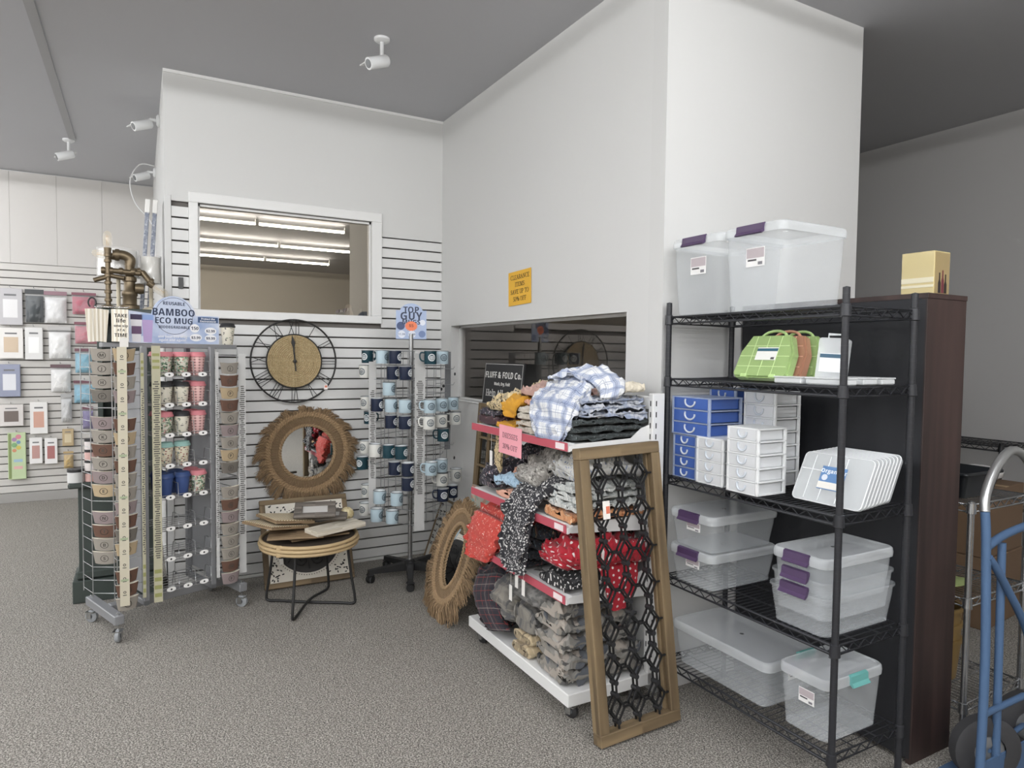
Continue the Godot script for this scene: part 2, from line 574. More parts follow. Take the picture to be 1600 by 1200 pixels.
	m.span(V(XB + 0.07, 1.24, z0), V(XB + 0.1, 1.80, z0 + 0.015)); m.span(V(XB + 0.07, 1.24, z1 - 0.015), V(XB + 0.1, 1.80, z1))
	part(w2, "stop", m, fm)
	part(w2, "pane", quad_mesh(z1 - z0, 0.55, X(R(0, -PI / 2, 0), V(XB + 0.085, 1.52, (z0 + z1) / 2))), tint2)
	part(w2, "sill", MB.new().span(V(XB - 0.012, 1.232, z0 - 0.02), V(XB + 0.1, 1.244, z1 + 0.02), 0.003), fm)
	# on the sill inside the high window
	m = MB.new().lathe([Vector2(0.0, 0), Vector2(0.03, 0), Vector2(0.034, 0.03), Vector2(0.022, 0.06), Vector2(0.026, 0.075), Vector2(0.018, 0.095), Vector2(0, 0.1)], 14)
	single("figurine", m, mat("cdb8a4", 0.5), "small peach figurine on the sill of the high office window", "figurine", V(1.38, 1.85, ZA - 0.085))
	single("cone_ornament", MB.new().lathe([Vector2(0, 0), Vector2(0.03, 0), Vector2(0.03, 0.006), Vector2(0.006, 0.075), Vector2(0, 0.08)], 14), mat("3c3c3a", 0.6), "small dark cone on the sill of the high office window", "ornament", V(1.475, 1.85, ZA - 0.085))
	struct("trim_2", MB.new().span(V(-0.51, CH - 0.012, -6.95), V(-0.46, CH, -2.2)), mat("a8a8aa", 0.6))
	# security cameras
	camera_at(V(1.245, CH, -3.84), Vector3.DOWN, -1.35, "white bullet security camera on the ceiling before the high window")
	camera_at(V(-0.517, CH, -7.02), Vector3.DOWN, -1.35, "white bullet security camera on the ceiling above the hanging packets")
	camera_at(V(0.15, 3.3, -5.75), Vector3.LEFT, -1.2, "white bullet security camera high on the office's return wall, upper one")
	camera_at(V(0.15, 3.25, -7.2), Vector3.LEFT, -1.2, "white bullet security camera on the return wall with a looping cable, lower one")
	m = MB.new().tube(smooth_path([V(0.14, 3.31, -7.2), V(0.02, 3.33, -7.3), V(-0.06, 3.18, -7.35), V(-0.02, 2.98, -7.35), V(0.1, 2.82, -7.3), V(0.145, 2.65, -7.3), V(0.145, 2.3, -7.3)], 6), 0.006, 6)
	single("cable", m, mat("d8d8d8", 0.5), "thin white cable looping down beside the return wall", "cable")

func quad_mesh(w: float, h: float, xf: Transform3D) -> ArrayMesh:
	var b := MB.new()
	var q := []
	for k in [[-1, -1], [1, -1], [1, 1], [-1, 1]]: q.append(xf * V(k[0] * w / 2, k[1] * h / 2, 0))
	b.face(q, xf * V(0, 0, -1))
	return b.mesh()

func camera_at(p: Vector3, out: Vector3, turn: float, label: String) -> void:
	var t := thing("security_camera", label, "camera", p, 0.0, "security cameras")
	var w := mat("e3e4e4", 0.4)
	var q := Basis(Quaternion(Vector3.UP, out)) if out != Vector3.DOWN else R(PI, 0, 0)
	part(t, "mount", MB.new().lathe([Vector2(0, 0), Vector2(0.045, 0), Vector2(0.045, 0.012), Vector2(0.03, 0.022), Vector2(0, 0.022)], 18, X(q, Vector3.ZERO)), w)
	part(t, "arm", MB.new().tube([out * 0.015, out * 0.06, out * 0.09 + V(0, -0.02, 0)], 0.012, 8), w)
	var c := out * 0.09 + V(0, -0.04, 0)
	var b := R(0.4, turn, 0)
	var h := b * R(PI / 2, 0, 0)
	part(t, "body", MB.new().lathe([Vector2(0, -0.07), Vector2(0.028, -0.07), Vector2(0.034, -0.062), Vector2(0.034, 0.065), Vector2(0, 0.065)], 18, X(h, c + b * V(0, 0, 0.03))), w)
	part(t, "lens", MB.new().lathe([Vector2(0.024, 0.066), Vector2(0.024, 0.068), Vector2(0, 0.068)], 14, X(h, c + b * V(0, 0, 0.03))), mat("55585a", 0.2))
	part(t, "sunshade", MB.new().box(c + b * V(0, 0.036, 0.045), V(0.072, 0.008, 0.17), 0.003, X(Basis.IDENTITY, Vector3.ZERO)), w).transform = Transform3D(b, c - b * c)
func far_wall_goods() -> void:
	var hook := MB.new().tube([V(0, 0, -0.01), V(0, 0, 0.07), V(0, 0.015, 0.085)], 0.003, 5).mesh()
	var clear := mat("e8eaec", 0.3, 0, "frost0.13")
	var fw: Node3D = get_node("wall_far")
	# centre x, top, bottom, width, shape, body colour, header colour, label
	var list := [
		[-1.14, 2.20, 1.83, 0.2, "box", "b9b7b9", "dddcdc", "pale grey packet with a leaf print, in the top row of the far slat wall"],
		[-0.94, 2.20, 1.86, 0.16, "bag", "4e5254", "3a3d3f", "charcoal grey packet in clear wrap in the top row"],
		[-0.76, 2.19, 1.86, 0.2, "bag", "e6e5e4", "8f6f78", "white fluffy bag hanging beside the charcoal packet"],
		[-0.51, 2.19, 1.96, 0.22, "bag", "b8707c", "7d4d58", "upper of the two pink bags, hanging in the top row"],
		[-1.14, 1.80, 1.49, 0.2, "box", "dfdcd8", "c8b49c", "white box with a small chair picture in the second row"],
		[-0.95, 1.81, 1.48, 0.15, "box", "d9d8d6", "eeeeec", "narrow white packet in the second row"],
		[-0.73, 1.83, 1.49, 0.2, "bag", "e9e8e6", "b5b3b1", "white bag hanging right below the fluffy white one"],
		[-0.49, 1.88, 1.65, 0.22, "bag", "bf7f88", "7d4d58", "lower of the two pink bags, beside the striped paper packet"],
		[-1.16, 1.43, 1.10, 0.18, "box", "8d92a6", "d5d6da", "white and blue packet with flower print"],
		[-0.725, 1.43, 1.14, 0.18, "bag", "e3e2e0", "5f4a4e", "white bag with a dark header in the third row"],
		[-0.52, 1.60, 1.34, 0.16, "bag", "86b2c4", "6f4a54", "upper of the two light blue bags"],
		[-0.515, 1.26, 1.02, 0.2, "bag", "82afc2", "6f4a54", "lower and wider of the two light blue bags"],
		[-1.15, 1.02, 0.80, 0.2, "box", "cfcac6", "6d625c", "packet with a brown and white picture above the rainbow chart"],
		[-0.92, 1.04, 0.71, 0.15, "box", "dedcd9", "c99d8b", "white packet with a peach window in the fourth row"],
		[-0.68, 1.12, 0.82, 0.1, "bag", "c9c9c8", "a9a9a8", "narrow silver bag below the dark-headed bag"],
		[-0.49, 0.98, 0.74, 0.1, "bag", "7b729a", "6f4a54", "small purple bag below the light blue bags"],
		[-1.11, 0.73, 0.25, 0.15, "chart", "b9c9a0", "d8dfc6", "tall pale green packet with coloured balloons"],
		[-0.95, 0.67, 0.40, 0.11, "box", "e4e2e0", "b78f88", "left of two small white boxes with pink windows"],
		[-0.82, 0.66, 0.39, 0.11, "box", "e4e2e0", "a86f6c", "right of two small white boxes with pink windows"],
		[-0.67, 0.75, 0.57, 0.1, "box", "b39f7c", "cbbd9c", "small kraft packet above the gold bag"],
		[-0.67, 0.51, 0.33, 0.09, "bag", "c3a76f", "b79f74", "small gold bag at the bottom of the far wall"],
	]
	var k := 0
	for a in list:
		var h: float = a[1] - a[2]
		var w: float = a[3]
		var t := thing("hanging_packet", a[7], "packet", V(a[0], a[2], -8.455), 0.0, "packets on the far slat wall")
		part(fw, "hook", hook, chrome).position = V(a[0], a[1] + 0.012, -8.49)
		var hd := mat(a[6], 0.5)
		if a[4] == "bag":
			var p := part(t, "filling", pillow(w * 0.94, h * 0.8, 0.056, 0.03, k * 3.3), mat(a[5], 0.8, 0, "cloth"))
			p.position = V(0, h * 0.41, -0.008)
			part(t, "wrapper", pillow(w, h * 0.9, 0.062, 0.02, k * 7.1), clear).position = V(0, h * 0.45, -0.012)
			part(t, "header_card", MB.new().box(V(0, h * 0.94, 0), V(w, h * 0.12, 0.004)), hd)
		else:
			part(t, "card", MB.new().box(V(0, h / 2, 0), V(w, h, 0.03), 0.003), mat(a[5], 0.55))
			if a[4] == "chart":
				var c := ["c98a6a", "c6b55a", "7da676", "6f8fb0", "a47fa5", "c97f8f"]
				for e in 6: part(t, "print", MB.new().ext(circle(0.018 + 0.003 * (e % 3), 14, -0.02 + 0.035 * (e % 2), h * 0.62 + 0.028 * e), 0.001, X(Basis.IDENTITY, V(0, 0, 0.0151))), mat(c[e], 0.5))
				part(t, "edge_print", MB.new().box(V(-w * 0.38, h / 2, 0.0155), V(w * 0.16, h * 0.96, 0.001)), mat("7f8f5c", 0.5))
				for e in 2: part(t, "swatch_print", MB.new().box(V(0.01, h * (0.25 + 0.15 * e), 0.0155), V(w * 0.5, 0.03, 0.001)), mat("9bb6c6" if e else "d4a8a4", 0.5))
			else:
				part(t, "print", MB.new().box(V(0, h * 0.45, 0.0155), V(w * 0.6, h * 0.5, 0.001)), hd)
				part(t, "text_print", MB.new().box(V(0, h * 0.82, 0.0155), V(w * 0.5, h * 0.05, 0.001)), mat("6f6f70", 0.5))
		k += 1

const RC := Vector3(0.14, 0, -4.475)
func rk(u: float, y: float, w: float) -> Vector3: return RC + R(0, 0.352, 0) * V(u, y, w)

func caster(t: Node3D, p: Vector3, turn: float, r := 0.035, tyre := "8f9294") -> void:
	var b := R(0, turn, 0)
	var c := Node3D.new()
	var fork := MB.new()
	for s in [-1, 1]: fork.box(V(s * 0.016, r * 1.15, -0.008), V(0.003, r * 1.1, r * 0.8), 0.0, X(b, p))
	fork.box(V(0, r * 1.75, 0), V(0.046, 0.006, 0.05), 0.0, X(b, p))
	fork.rod(p + V(0, r * 1.7, 0), p + V(0, r * 2.6, 0), 0.006, 8)
	var i := part(t, "caster", fork, chrome)
	var q := b * R(0, 0, PI / 2)
	part(i, "wheel", MB.new().lathe([Vector2(0, -0.012), Vector2(r * 0.8, -0.012), Vector2(r, -0.008), Vector2(r, 0.008), Vector2(r * 0.8, 0.012), Vector2(0, 0.012)], 20, X(q, p + V(0, r, 0))), mat(tyre, 0.6))
	part(i, "hub", MB.new().lathe([Vector2(0, -0.0135), Vector2(r * 0.35, -0.0135), Vector2(r * 0.35, 0.0135), Vector2(0, 0.0135)], 14, X(q, p + V(0, r, 0))), mat("505254", 0.5))

func strip_print(t: Node3D, c: Vector3, w: float, h: float, b: Basis, kind: int) -> void:
	# a long printed price or name strip: card with small dark entries down it
	var cards := ["bfb8a4", "aaa68e", "b6b6b4"]
	part(t, "name_strip", MB.new().box(Vector3.ZERO, V(w, h, 0.004), 0.0, X(b, c)), mat(cards[kind], 0.7))
	var ink := mat("4a4844", 0.7)
	var m := MB.new()
	if kind == 0:
		var k := 0
		while k * 0.075 < h - 0.06:
			var y := h / 2 - 0.05 - k * 0.075
			m.lathe([Vector2(0.004, 0.0), Vector2(0.0075, 0.0), Vector2(0.0075, 0.0006), Vector2(0.004, 0.0006)], 10, X(b * R(PI / 2, 0, 0), c + b * V(0, y, 0.002)))
			m.box(V(0, y - 0.016, 0.0024), V(0.018, 0.004, 0.0006), 0, X(b, c))
			k += 1
		tag(part(t, "strip_print", m, ink), "", "", "", "stuff")
		m = MB.new()
		for e in 6: m.box(V(0, h / 2 - 0.13 - e * h / 6.2, 0.0024), V(w * 0.8, 0.012, 0.0006), 0, X(b, c))
		tag(part(t, "strip_heading", m, mat("9aa587", 0.7)), "", "", "", "stuff")
	else:
		var y := h / 2 - 0.2
		while y > -h / 2 + 0.24:
			m.box(V(rng.randf_range(-0.002, 0.004), y, 0.0024), V(w * rng.randf_range(0.35, 0.75), 0.006, 0.0006), 0, X(b, c))
			y -= 0.0125
		tag(part(t, "strip_print", m, ink), "", "", "", "stuff")
		if kind == 1:
			m = MB.new()
			for e in 3: m.box(V(0, h / 2 - 0.05 - 0.035 * e, 0.0024), V(w * 0.8, 0.016, 0.0006), 0, X(b, c))
			for e in 4: m.box(V(0, -h / 2 + 0.04 + 0.045 * e, 0.0024), V(w * 0.8, 0.022, 0.0006), 0, X(b, c))
			tag(part(t, "strip_heading", m, mat("8b8d58", 0.7)), "", "", "", "stuff")

func mug_rack() -> void:
	var t := thing("rolling_display_rack", "grey steel rolling rack of cup sleeves and travel cups with a blue header sign", "display rack", RC, 0.352)
	var steel := mat("8b8c8e", 0.45, 0.3)
	var wire := mat("b9babb", 0.3, 0.9)
	for s in [-1, 1]:
		part(t, "foot_beam", MB.new().box(V(s * 0.35, 0.125, 0), V(0.05, 0.05, 0.46), 0.004), steel)
		for e in [-1, 1]:
			caster(t, V(s * 0.35, 0, e * 0.205), 0.6 * s * e)
			part(t, "bolt", MB.new().lathe([Vector2(0.009, 0.15), Vector2(0.009, 0.158), Vector2(0, 0.162)], 10, X(Basis.IDENTITY, V(s * 0.35, 0, e * 0.205))), chrome)
	part(t, "spine_beam", MB.new().box(V(0, 0.125, 0), V(0.65, 0.05, 0.05), 0.004), steel)
	for s in [-1, 1]:
		for e in [-1, 1]: part(t, "upright", MB.new().box(V(s * 0.19, 0.88, e * 0.165), V(0.03, 1.46, 0.03), 0.003), steel)
		part(t, "cross_bar", MB.new().box(V(s * 0.19, 0.165, 0), V(0.03, 0.03, 0.36), 0.003), steel)
		part(t, "side_sheet", MB.new().box(V(s * 0.205, 0.9, 0), V(0.002, 1.36, 0.3)), mat("97989a", 0.5, 0.3))
	part(t, "header_bar", MB.new().box(V(0.035, 1.612, 0), V(0.77, 0.026, 0.05), 0.003), steel)
	# wire faces of the end bays
	for s in [-1, 1]:
		var m := MB.new()
		var path := [V(0.215, 0, 0.193), V(0.335, 0, 0.193), V(0.335, 0, -0.193)] if s == 1 else [V(-0.215, 0, 0.193), V(-0.345, 0, 0.193), V(-0.335, 0, 0.12), V(-0.287, 0, 0.08), V(-0.392, 0, -0.04), V(-0.392, 0, -0.193)]
		for e in 19: m.tube(path.map(func(q): return q + V(0, 0.22 + 0.0745 * e, 0)), 0.002, 4)
		for q in path: m.rod(q + V(0, 0.2, 0), q + V(0, 1.6, 0), 0.003, 5)
		part(t, "wire_bay", m, wire)
	strip_print(t, V(-0.325, 0.9, 0.238), 0.046, 1.4, R(0, -0.35, 0), 0)
	part(t, "name_card", MB.new().box(V(-0.315, 1.625, 0.243), V(0.042, 0.05, 0.002), 0, X(R(0, 0, 0), Vector3.ZERO)), mat("e6e4de", 0.7))
	strip_print(t, V(-0.215, 0.89, 0.212), 0.016, 1.36, R(0, -0.3, 0), 1)
	strip_print(t, V(-0.148, 0.89, 0.225), 0.044, 1.44, R(0, -0.35, 0), 1)
	strip_print(t, V(0.2, 0.9, 0.213), 0.018, 1.36, R(0, -0.2, 0), 2)
	strip_print(t, V(0.362, 0.89, 0.2), 0.042, 1.36, R(0, -0.35, 0), 2)
	# wire shelves for the cups
	var rows := [1.45, 1.277, 1.105, 0.93, 0.75, 0.57, 0.395, 0.22]
	for y in rows:
		var m := MB.new()
		var yy: float = y - 0.012
		for e in [-0.115, 0.165]:
			for q in [0.0, 0.022]: m.rod(V(e, yy + q, 0.2), V(e, yy + q, -0.15), 0.002, 4)
		for e in 8: m.rod(V(-0.115, yy, 0.2 - e * 0.047), V(0.165, yy, 0.2 - e * 0.047), 0.0022, 4)
		m.rod(V(-0.118, yy + 0.022, 0.202), V(0.168, yy + 0.022, 0.202), 0.0025, 4)
		for e in 4:
			var x := -0.115 + 0.28 * e / 3.0
			m.tube([V(x, yy, 0.2), V(x, yy + 0.085, 0.19), V(x, yy + 0.085, 0.12), V(x, yy, 0.1)], 0.002, 4)
		var sh := part(t, "wire_shelf", m, wire)
		for e in 3: part(sh, "price_tag", MB.new().ext(circle(0.026, 16, -0.07 + 0.094 * e, yy + 0.01, 0.0135), 0.003, X(Basis.IDENTITY, V(0, 0, 0.205))), mat("ecebe8", 0.5))
		m = MB.new()
		for e in 3: m.ext(circle(0.0055, 8, -0.07 + 0.094 * e, yy + 0.01), 0.001, X(Basis.IDENTITY, V(0, 0, 0.2081)))
		part(sh, "tag_print", m, mat("303030", 0.6))
	header_sign(t)
	sleeves()
	cups(rows)
	# in front of the header's left end
	var bag := thing("paper_packet", "cream striped paper packet lettered TAKE life, hung at the sign's end", "packet", rk(-0.27, 1.635, 0.06), 0.352 - 0.3)
	var stripe := textured(paint(32, 4, func(x, _y): return Color("d8cfbc") if x % 8 < 4 else Color("f0ebdf")), V(12, 1, 1), 0.8)
	part(bag, "card", MB.new().box(V(0, 0.085, 0), V(0.082, 0.18, 0.012), 0.002), stripe)
	var ink := mat("24221f", 0.7)
	for l in [["TAKE", 0.027, 0.14], ["life", 0.03, 0.112], ["one sip", 0.02, 0.084], ["AT A", 0.018, 0.06], ["TIME", 0.027, 0.032]]:
		text(bag, l[0], l[1], V(0.004, l[2], 0.0064), ink)
	part(bag, "hook", MB.new().tube([V(-0.12, 0.185, -0.01), V(0.03, 0.185, 0.005), V(0.045, 0.19, 0.005)], 0.003, 5), chrome)
	var b2 := thing("paper_bag_bundle", "fanned bundle of cream striped paper bags beside the lettered packet", "paper bags", rk(-0.365, 1.635, 0.02), 0.352 - 0.3)
	for e in 4: part(b2, "bag", MB.new().box(V(-0.036 + e * 0.022, 0.085, -0.006 * e), V(0.03, 0.18, 0.004), 0, X(R(0, 0.3, 0.05 * (1.5 - e)), Vector3.ZERO)), stripe)

func header_sign(t: Node3D) -> void:
	var p := PackedVector2Array([Vector2(-0.205, 1.627), Vector2(0.315, 1.627), Vector2(0.315, 1.80)])
	for e in 17:
		var a: float = lerpf(0.12, PI - 0.12, e / 16.0)
		p.append(Vector2(0.045 + cos(a) * 0.128, 1.783 + sin(a) * 0.125))
	p.append(Vector2(-0.205, 1.81))
	var zn := FastNoiseLite.new()
	zn.seed = 21; zn.frequency = 0.02
	var sky := paint(128, 128, func(x, y):
		var k := 0.5 + zn.get_noise_2d(x, y) * 0.9
		return Color("94a9cf").lerp(Color("dfe4f0"), clampf(k, 0.0, 1.0)))
	var sm := textured(sky, V(1.8, 1.8, 1), 0.45)
	var s := part(t, "header_sign", MB.new().ext(p, 0.006, X(Basis.IDENTITY, V(0, 0, -0.003))), sm)
	var navy := mat("2e3a55", 0.5)
	var white := mat("eef0f4", 0.5)
	var front := 0.0032
	part(s, "badge", MB.new().ext(circle(0.112, 36, 0.045, 1.79), 0.0006, X(Basis.IDENTITY, V(0, 0, front))), mat("c9d3e6", 0.5))
	part(s, "badge_ring", MB.new().tube(arc(V(0.045, 1.79, front + 0.0006), V(0.108, 0, 0), V(0, 0.108, 0), 0, TAU, 40), 0.0012, 4), navy)
	var z := front + 0.0012
	text(s, "BAMBOO", 0.058, V(0.045, 1.812, z), navy)
	text(s, "ECO MUG", 0.049, V(0.045, 1.762, z), navy)
	text(s, "REUSABLE", 0.027, V(0.045, 1.864, z), navy)
	text(s, "BIODEGRADABLE", 0.022, V(0.045, 1.724, z), navy)
	text(s, "use your Eco Mug", 0.02, V(0.035, 1.668, z), white)
	text(s, "again and again!", 0.02, V(0.035, 1.648, z), white)
	part(s, "banner", MB.new().box(V(0.247, 1.775, front), V(0.125, 0.034, 0.001), 0, X(R(0, 0, 0.0), Vector3.ZERO)), mat("41597f", 0.5))
	text(s, "Protect the", 0.016, V(0.247, 1.782, z), white)
	text(s, "Environment", 0.016, V(0.247, 1.767, z), white)
	for q in [["150", 0.165, 1.722, 0.028, 0.024], ["$2.99", 0.262, 1.708, 0.036, 0.02], ["$3.99", 0.172, 1.665, 0.036, 0.02], ["$9.99", 0.262, 1.663, 0.036, 0.02]]:
		part(s, "price_bubble", MB.new().ext(circle(q[3], 20, q[1], q[2], q[3] * 0.62 if q[0] != "150" else 0.026), 0.0006, X(Basis.IDENTITY, V(0, 0, front))), mat("f1f2f4", 0.5))
		text(s, q[0], q[4] * 1.15, V(q[1], q[2], z), navy)
	for q in [[-0.165, "413a55", "e5e4e8"], [-0.105, "b9a3cf", "8fa7d6"]]:
		part(s, "cup_print", MB.new().ext(PackedVector2Array([Vector2(q[0] - 0.022, 1.632), Vector2(q[0] + 0.022, 1.632), Vector2(q[0] + 0.03, 1.76), Vector2(q[0] - 0.03, 1.76)]), 0.0006, X(Basis.IDENTITY, V(0, 0, front))), mat(q[2] if q[0] < -0.15 else q[1], 0.5))
		part(s, "lid_print", MB.new().box(V(q[0], 1.775, front), V(0.064, 0.03, 0.001)), mat(q[1] if q[0] < -0.15 else q[2], 0.5))
	part(s, "band_print", MB.new().box(V(-0.165, 1.70, front + 0.0004), V(0.053, 0.045, 0.001)), mat("6b5170", 0.5))

func sleeve_mesh(k: int) -> ArrayMesh:
	var b := MB.new()
	var f := func(s: float): return func(u, q):
		var a: float = -TAU * u
		var hw: float = lerpf(0.047, 0.058, q) * s
		return V(cos(a) * hw, lerpf(0.0, 0.066, q) + 0.006 * (cos(a) * cos(a)) * (1.0 if k == 0 else 0.9), sin(a) * 0.013 * s)
	b.grid(20, 1, f.call(1.0 if k == 0 else 0.975), 1, 1, k == 1)
	if k == 1:   # the pale cut edge
		b.grid(20, 1, func(u, q):
			var a: float = -TAU * u
			var hw: float = 0.058 * lerpf(1.02, 0.93, q)
			return V(cos(a) * hw, 0.0662 + 0.006 * cos(a) * cos(a), sin(a) * 0.013 * lerpf(1.12, 0.6, q)))
	return b.mesh()
func sleeves() -> void:
	var body := sleeve_mesh(0)
	var lining := sleeve_mesh(1)
	var hues := {"grey": "8b857c", "brown": "5f4538", "tan": "a59376", "mauve": "857877", "dark": "68635c"}
	var cream := mat("ece5d5", 0.8)
	# which sleeves hang in each of the three columns, by row from the top; "" is an empty clip
	var cols := [
		["end", ["grey", "grey", "grey", "dark", "", "mauve", "grey", "brown", "grey", "mauve", "tan", "", "mauve", "brown", "grey", "grey"]],
		["corner", ["tan", "brown", "grey", "mauve", "", "brown", "tan", "grey", "brown", "grey", "grey", "mauve", "brown", "dark", "tan", "", "brown", "brown", "grey"]],
		["clock side", ["", "grey", "brown", "tan", "brown", "grey", "mauve", "grey", "tan", "dark", "", "grey", "brown", "mauve", "grey", "grey", "grey", "brown", "mauve"]],
	]
	var letters := ["M", "J", "H", "P", "L", "A", "K", "R", "P", "D", "E", "C", "N", "T", "B", "S", "G", "W", "F"]
	for c in 3:
		for k in cols[c][1].size():
			var hue: String = cols[c][1][k]
			if hue == "": continue
			var y: float = 1.522 - 0.0752 * k
			var p: Vector3 = [rk(-0.35, y, 0.035), rk(-0.305, y, 0.214), rk(0.275, y, 0.214)][c]
			var turn: float = 0.352 + [-0.8, 0.0, 0.0][c]
			var t := thing("cup_sleeve", "%s cardboard cup sleeve, %s row down in the rack's %s column" % [{"grey": "grey", "brown": "dark brown", "tan": "tan", "mauve": "mauve grey", "dark": "dark grey"}[hue], ordinal(k), cols[c][0]], "cup sleeve", p, turn, "cup sleeves on the rolling rack")
			if c == 0: t.scale.x = 1.22
			part(t, "wrap", body, mat(hues[hue], 0.85))
			part(t, "lining", lining, cream)
			var e := part(t, "emblem", MB.new().tube(arc(V(0, 0.033, 0.0135), V(0.017, 0, 0), V(0, 0.017, 0), 0, TAU, 16), 0.0012, 4) if not mats.has("embl") else mats["embl"], mat("46423c", 0.8))
			mats["embl"] = e.mesh
			text(t, letters[k], 0.024, V(0, 0.033, 0.0132), mat("46423c", 0.8))

func cup_proto(called: String, body: Material, lid: String) -> Node3D:
	var t := Node3D.new()
	t.name = called
	part(t, "body", MB.new().lathe([Vector2(0, 0), Vector2(0.028, 0), Vector2(0.031, 0.004), Vector2(0.042, 0.112), Vector2(0, 0.112)], 22), body)
	part(t, "lid", MB.new().lathe([Vector2(0.042, 0.108), Vector2(0.047, 0.109), Vector2(0.047, 0.118), Vector2(0.043, 0.121), Vector2(0.041, 0.133), Vector2(0.036, 0.136), Vector2(0.034, 0.131), Vector2(0, 0.131)], 22), mat(lid, 0.5))
	return t
func cups(rows: Array) -> void:
	var tile := V(3, 24, 1)
	var fern := textured(blobs(64, Color("d9d6c8"), [Color("55745a"), Color("7d9a78"), Color("9db495"), Color("c9958e"), Color("45604c")], 90, 2, 7, 3, 0.45), V(2, 14, 1), 0.5)
	var motif := textured(blobs(64, Color("ded9c9"), [Color("4a4744"), Color("6e6a63"), Color("7e8d7a")], 22, 1.5, 4.5, 8, 0.6), V(2, 14, 1), 0.5)
	var dots := textured(paint(16, 16, func(x, y): return Color("57413f") if (absi(x - 8) + absi(y - 8)) < 4 else (Color("a4585f") if (absi(x - 8) + absi(y - 8)) == 6 else Color("dfb9b4"))), V(9, 60, 1), 0.5)
	var speck := textured(blobs(64, Color("ddd5be"), [Color("8d4a42"), Color("4d6360"), Color("b08c50"), Color("5d4440")], 60, 1, 3, 9), V(2, 14, 1), 0.5)
	var plain := mat("3b5082", 0.5)
	var protos := {
		"fern": ["travel_cup", fern, "c97d83", "fern-print cup with pink lid"], "dots": ["travel_cup", dots, "c97d83", "pink tile-print cup with pink lid"],
		"motif": ["travel_cup", motif, "2b2b2d", "cream animal-print cup with black lid"], "speck": ["travel_cup", speck, "8cb0a8", "cream speckled cup with teal lid"],
		"blue": ["travel_cup", plain, "324877", "plain blue cup with blue lid"]}
	var plan := [["fern", "fern", "dots"], ["motif", "motif", "dots"], ["fern", "motif", "dots"], ["speck", "speck", ""], ["blue", "blue", "fern"]]
	var where := ["strip side", "middle", "clock side"]
	var made := {}
	for r in 5:
		for k in 3:
			var a: String = plan[r][k]
			if a == "": continue
			if not made.has(a): made[a] = cup_proto(protos[a][0], protos[a][1], protos[a][2])
			var o: Node3D = made[a].duplicate()
			o.name = numbered("travel_cup")
			add_child(o)
			o.position = rk(-0.068 + 0.094 * k, rows[r] - 0.0085, 0.135)
			o.rotation.y = rng.randf() * 3.0
			tag(o, "%s, %s rack shelf, %s" % [protos[a][3], ordinal(r), where[k]], "cup", "travel cups on the rolling rack")
			var back: Node3D = o.duplicate()
			if r < 3 or r == 4:
				back.name = numbered("travel_cup")
				add_child(back)
				back.position = rk(-0.068 + 0.094 * k, rows[r] - 0.0085, 0.035)
				back.set_meta("label", "%s, %s shelf %s, behind its twin" % [protos[a][3], ordinal(r), where[k]])
	var top := cup_proto("travel_cup", motif, "2b2b2d")
	top.name = numbered("travel_cup")
	add_child(top)
	top.position = rk(0.372, 1.626, 0.0)
	tag(top, "cream travel cup with a black lid standing on the header bar", "cup", "travel cups on the rolling rack")

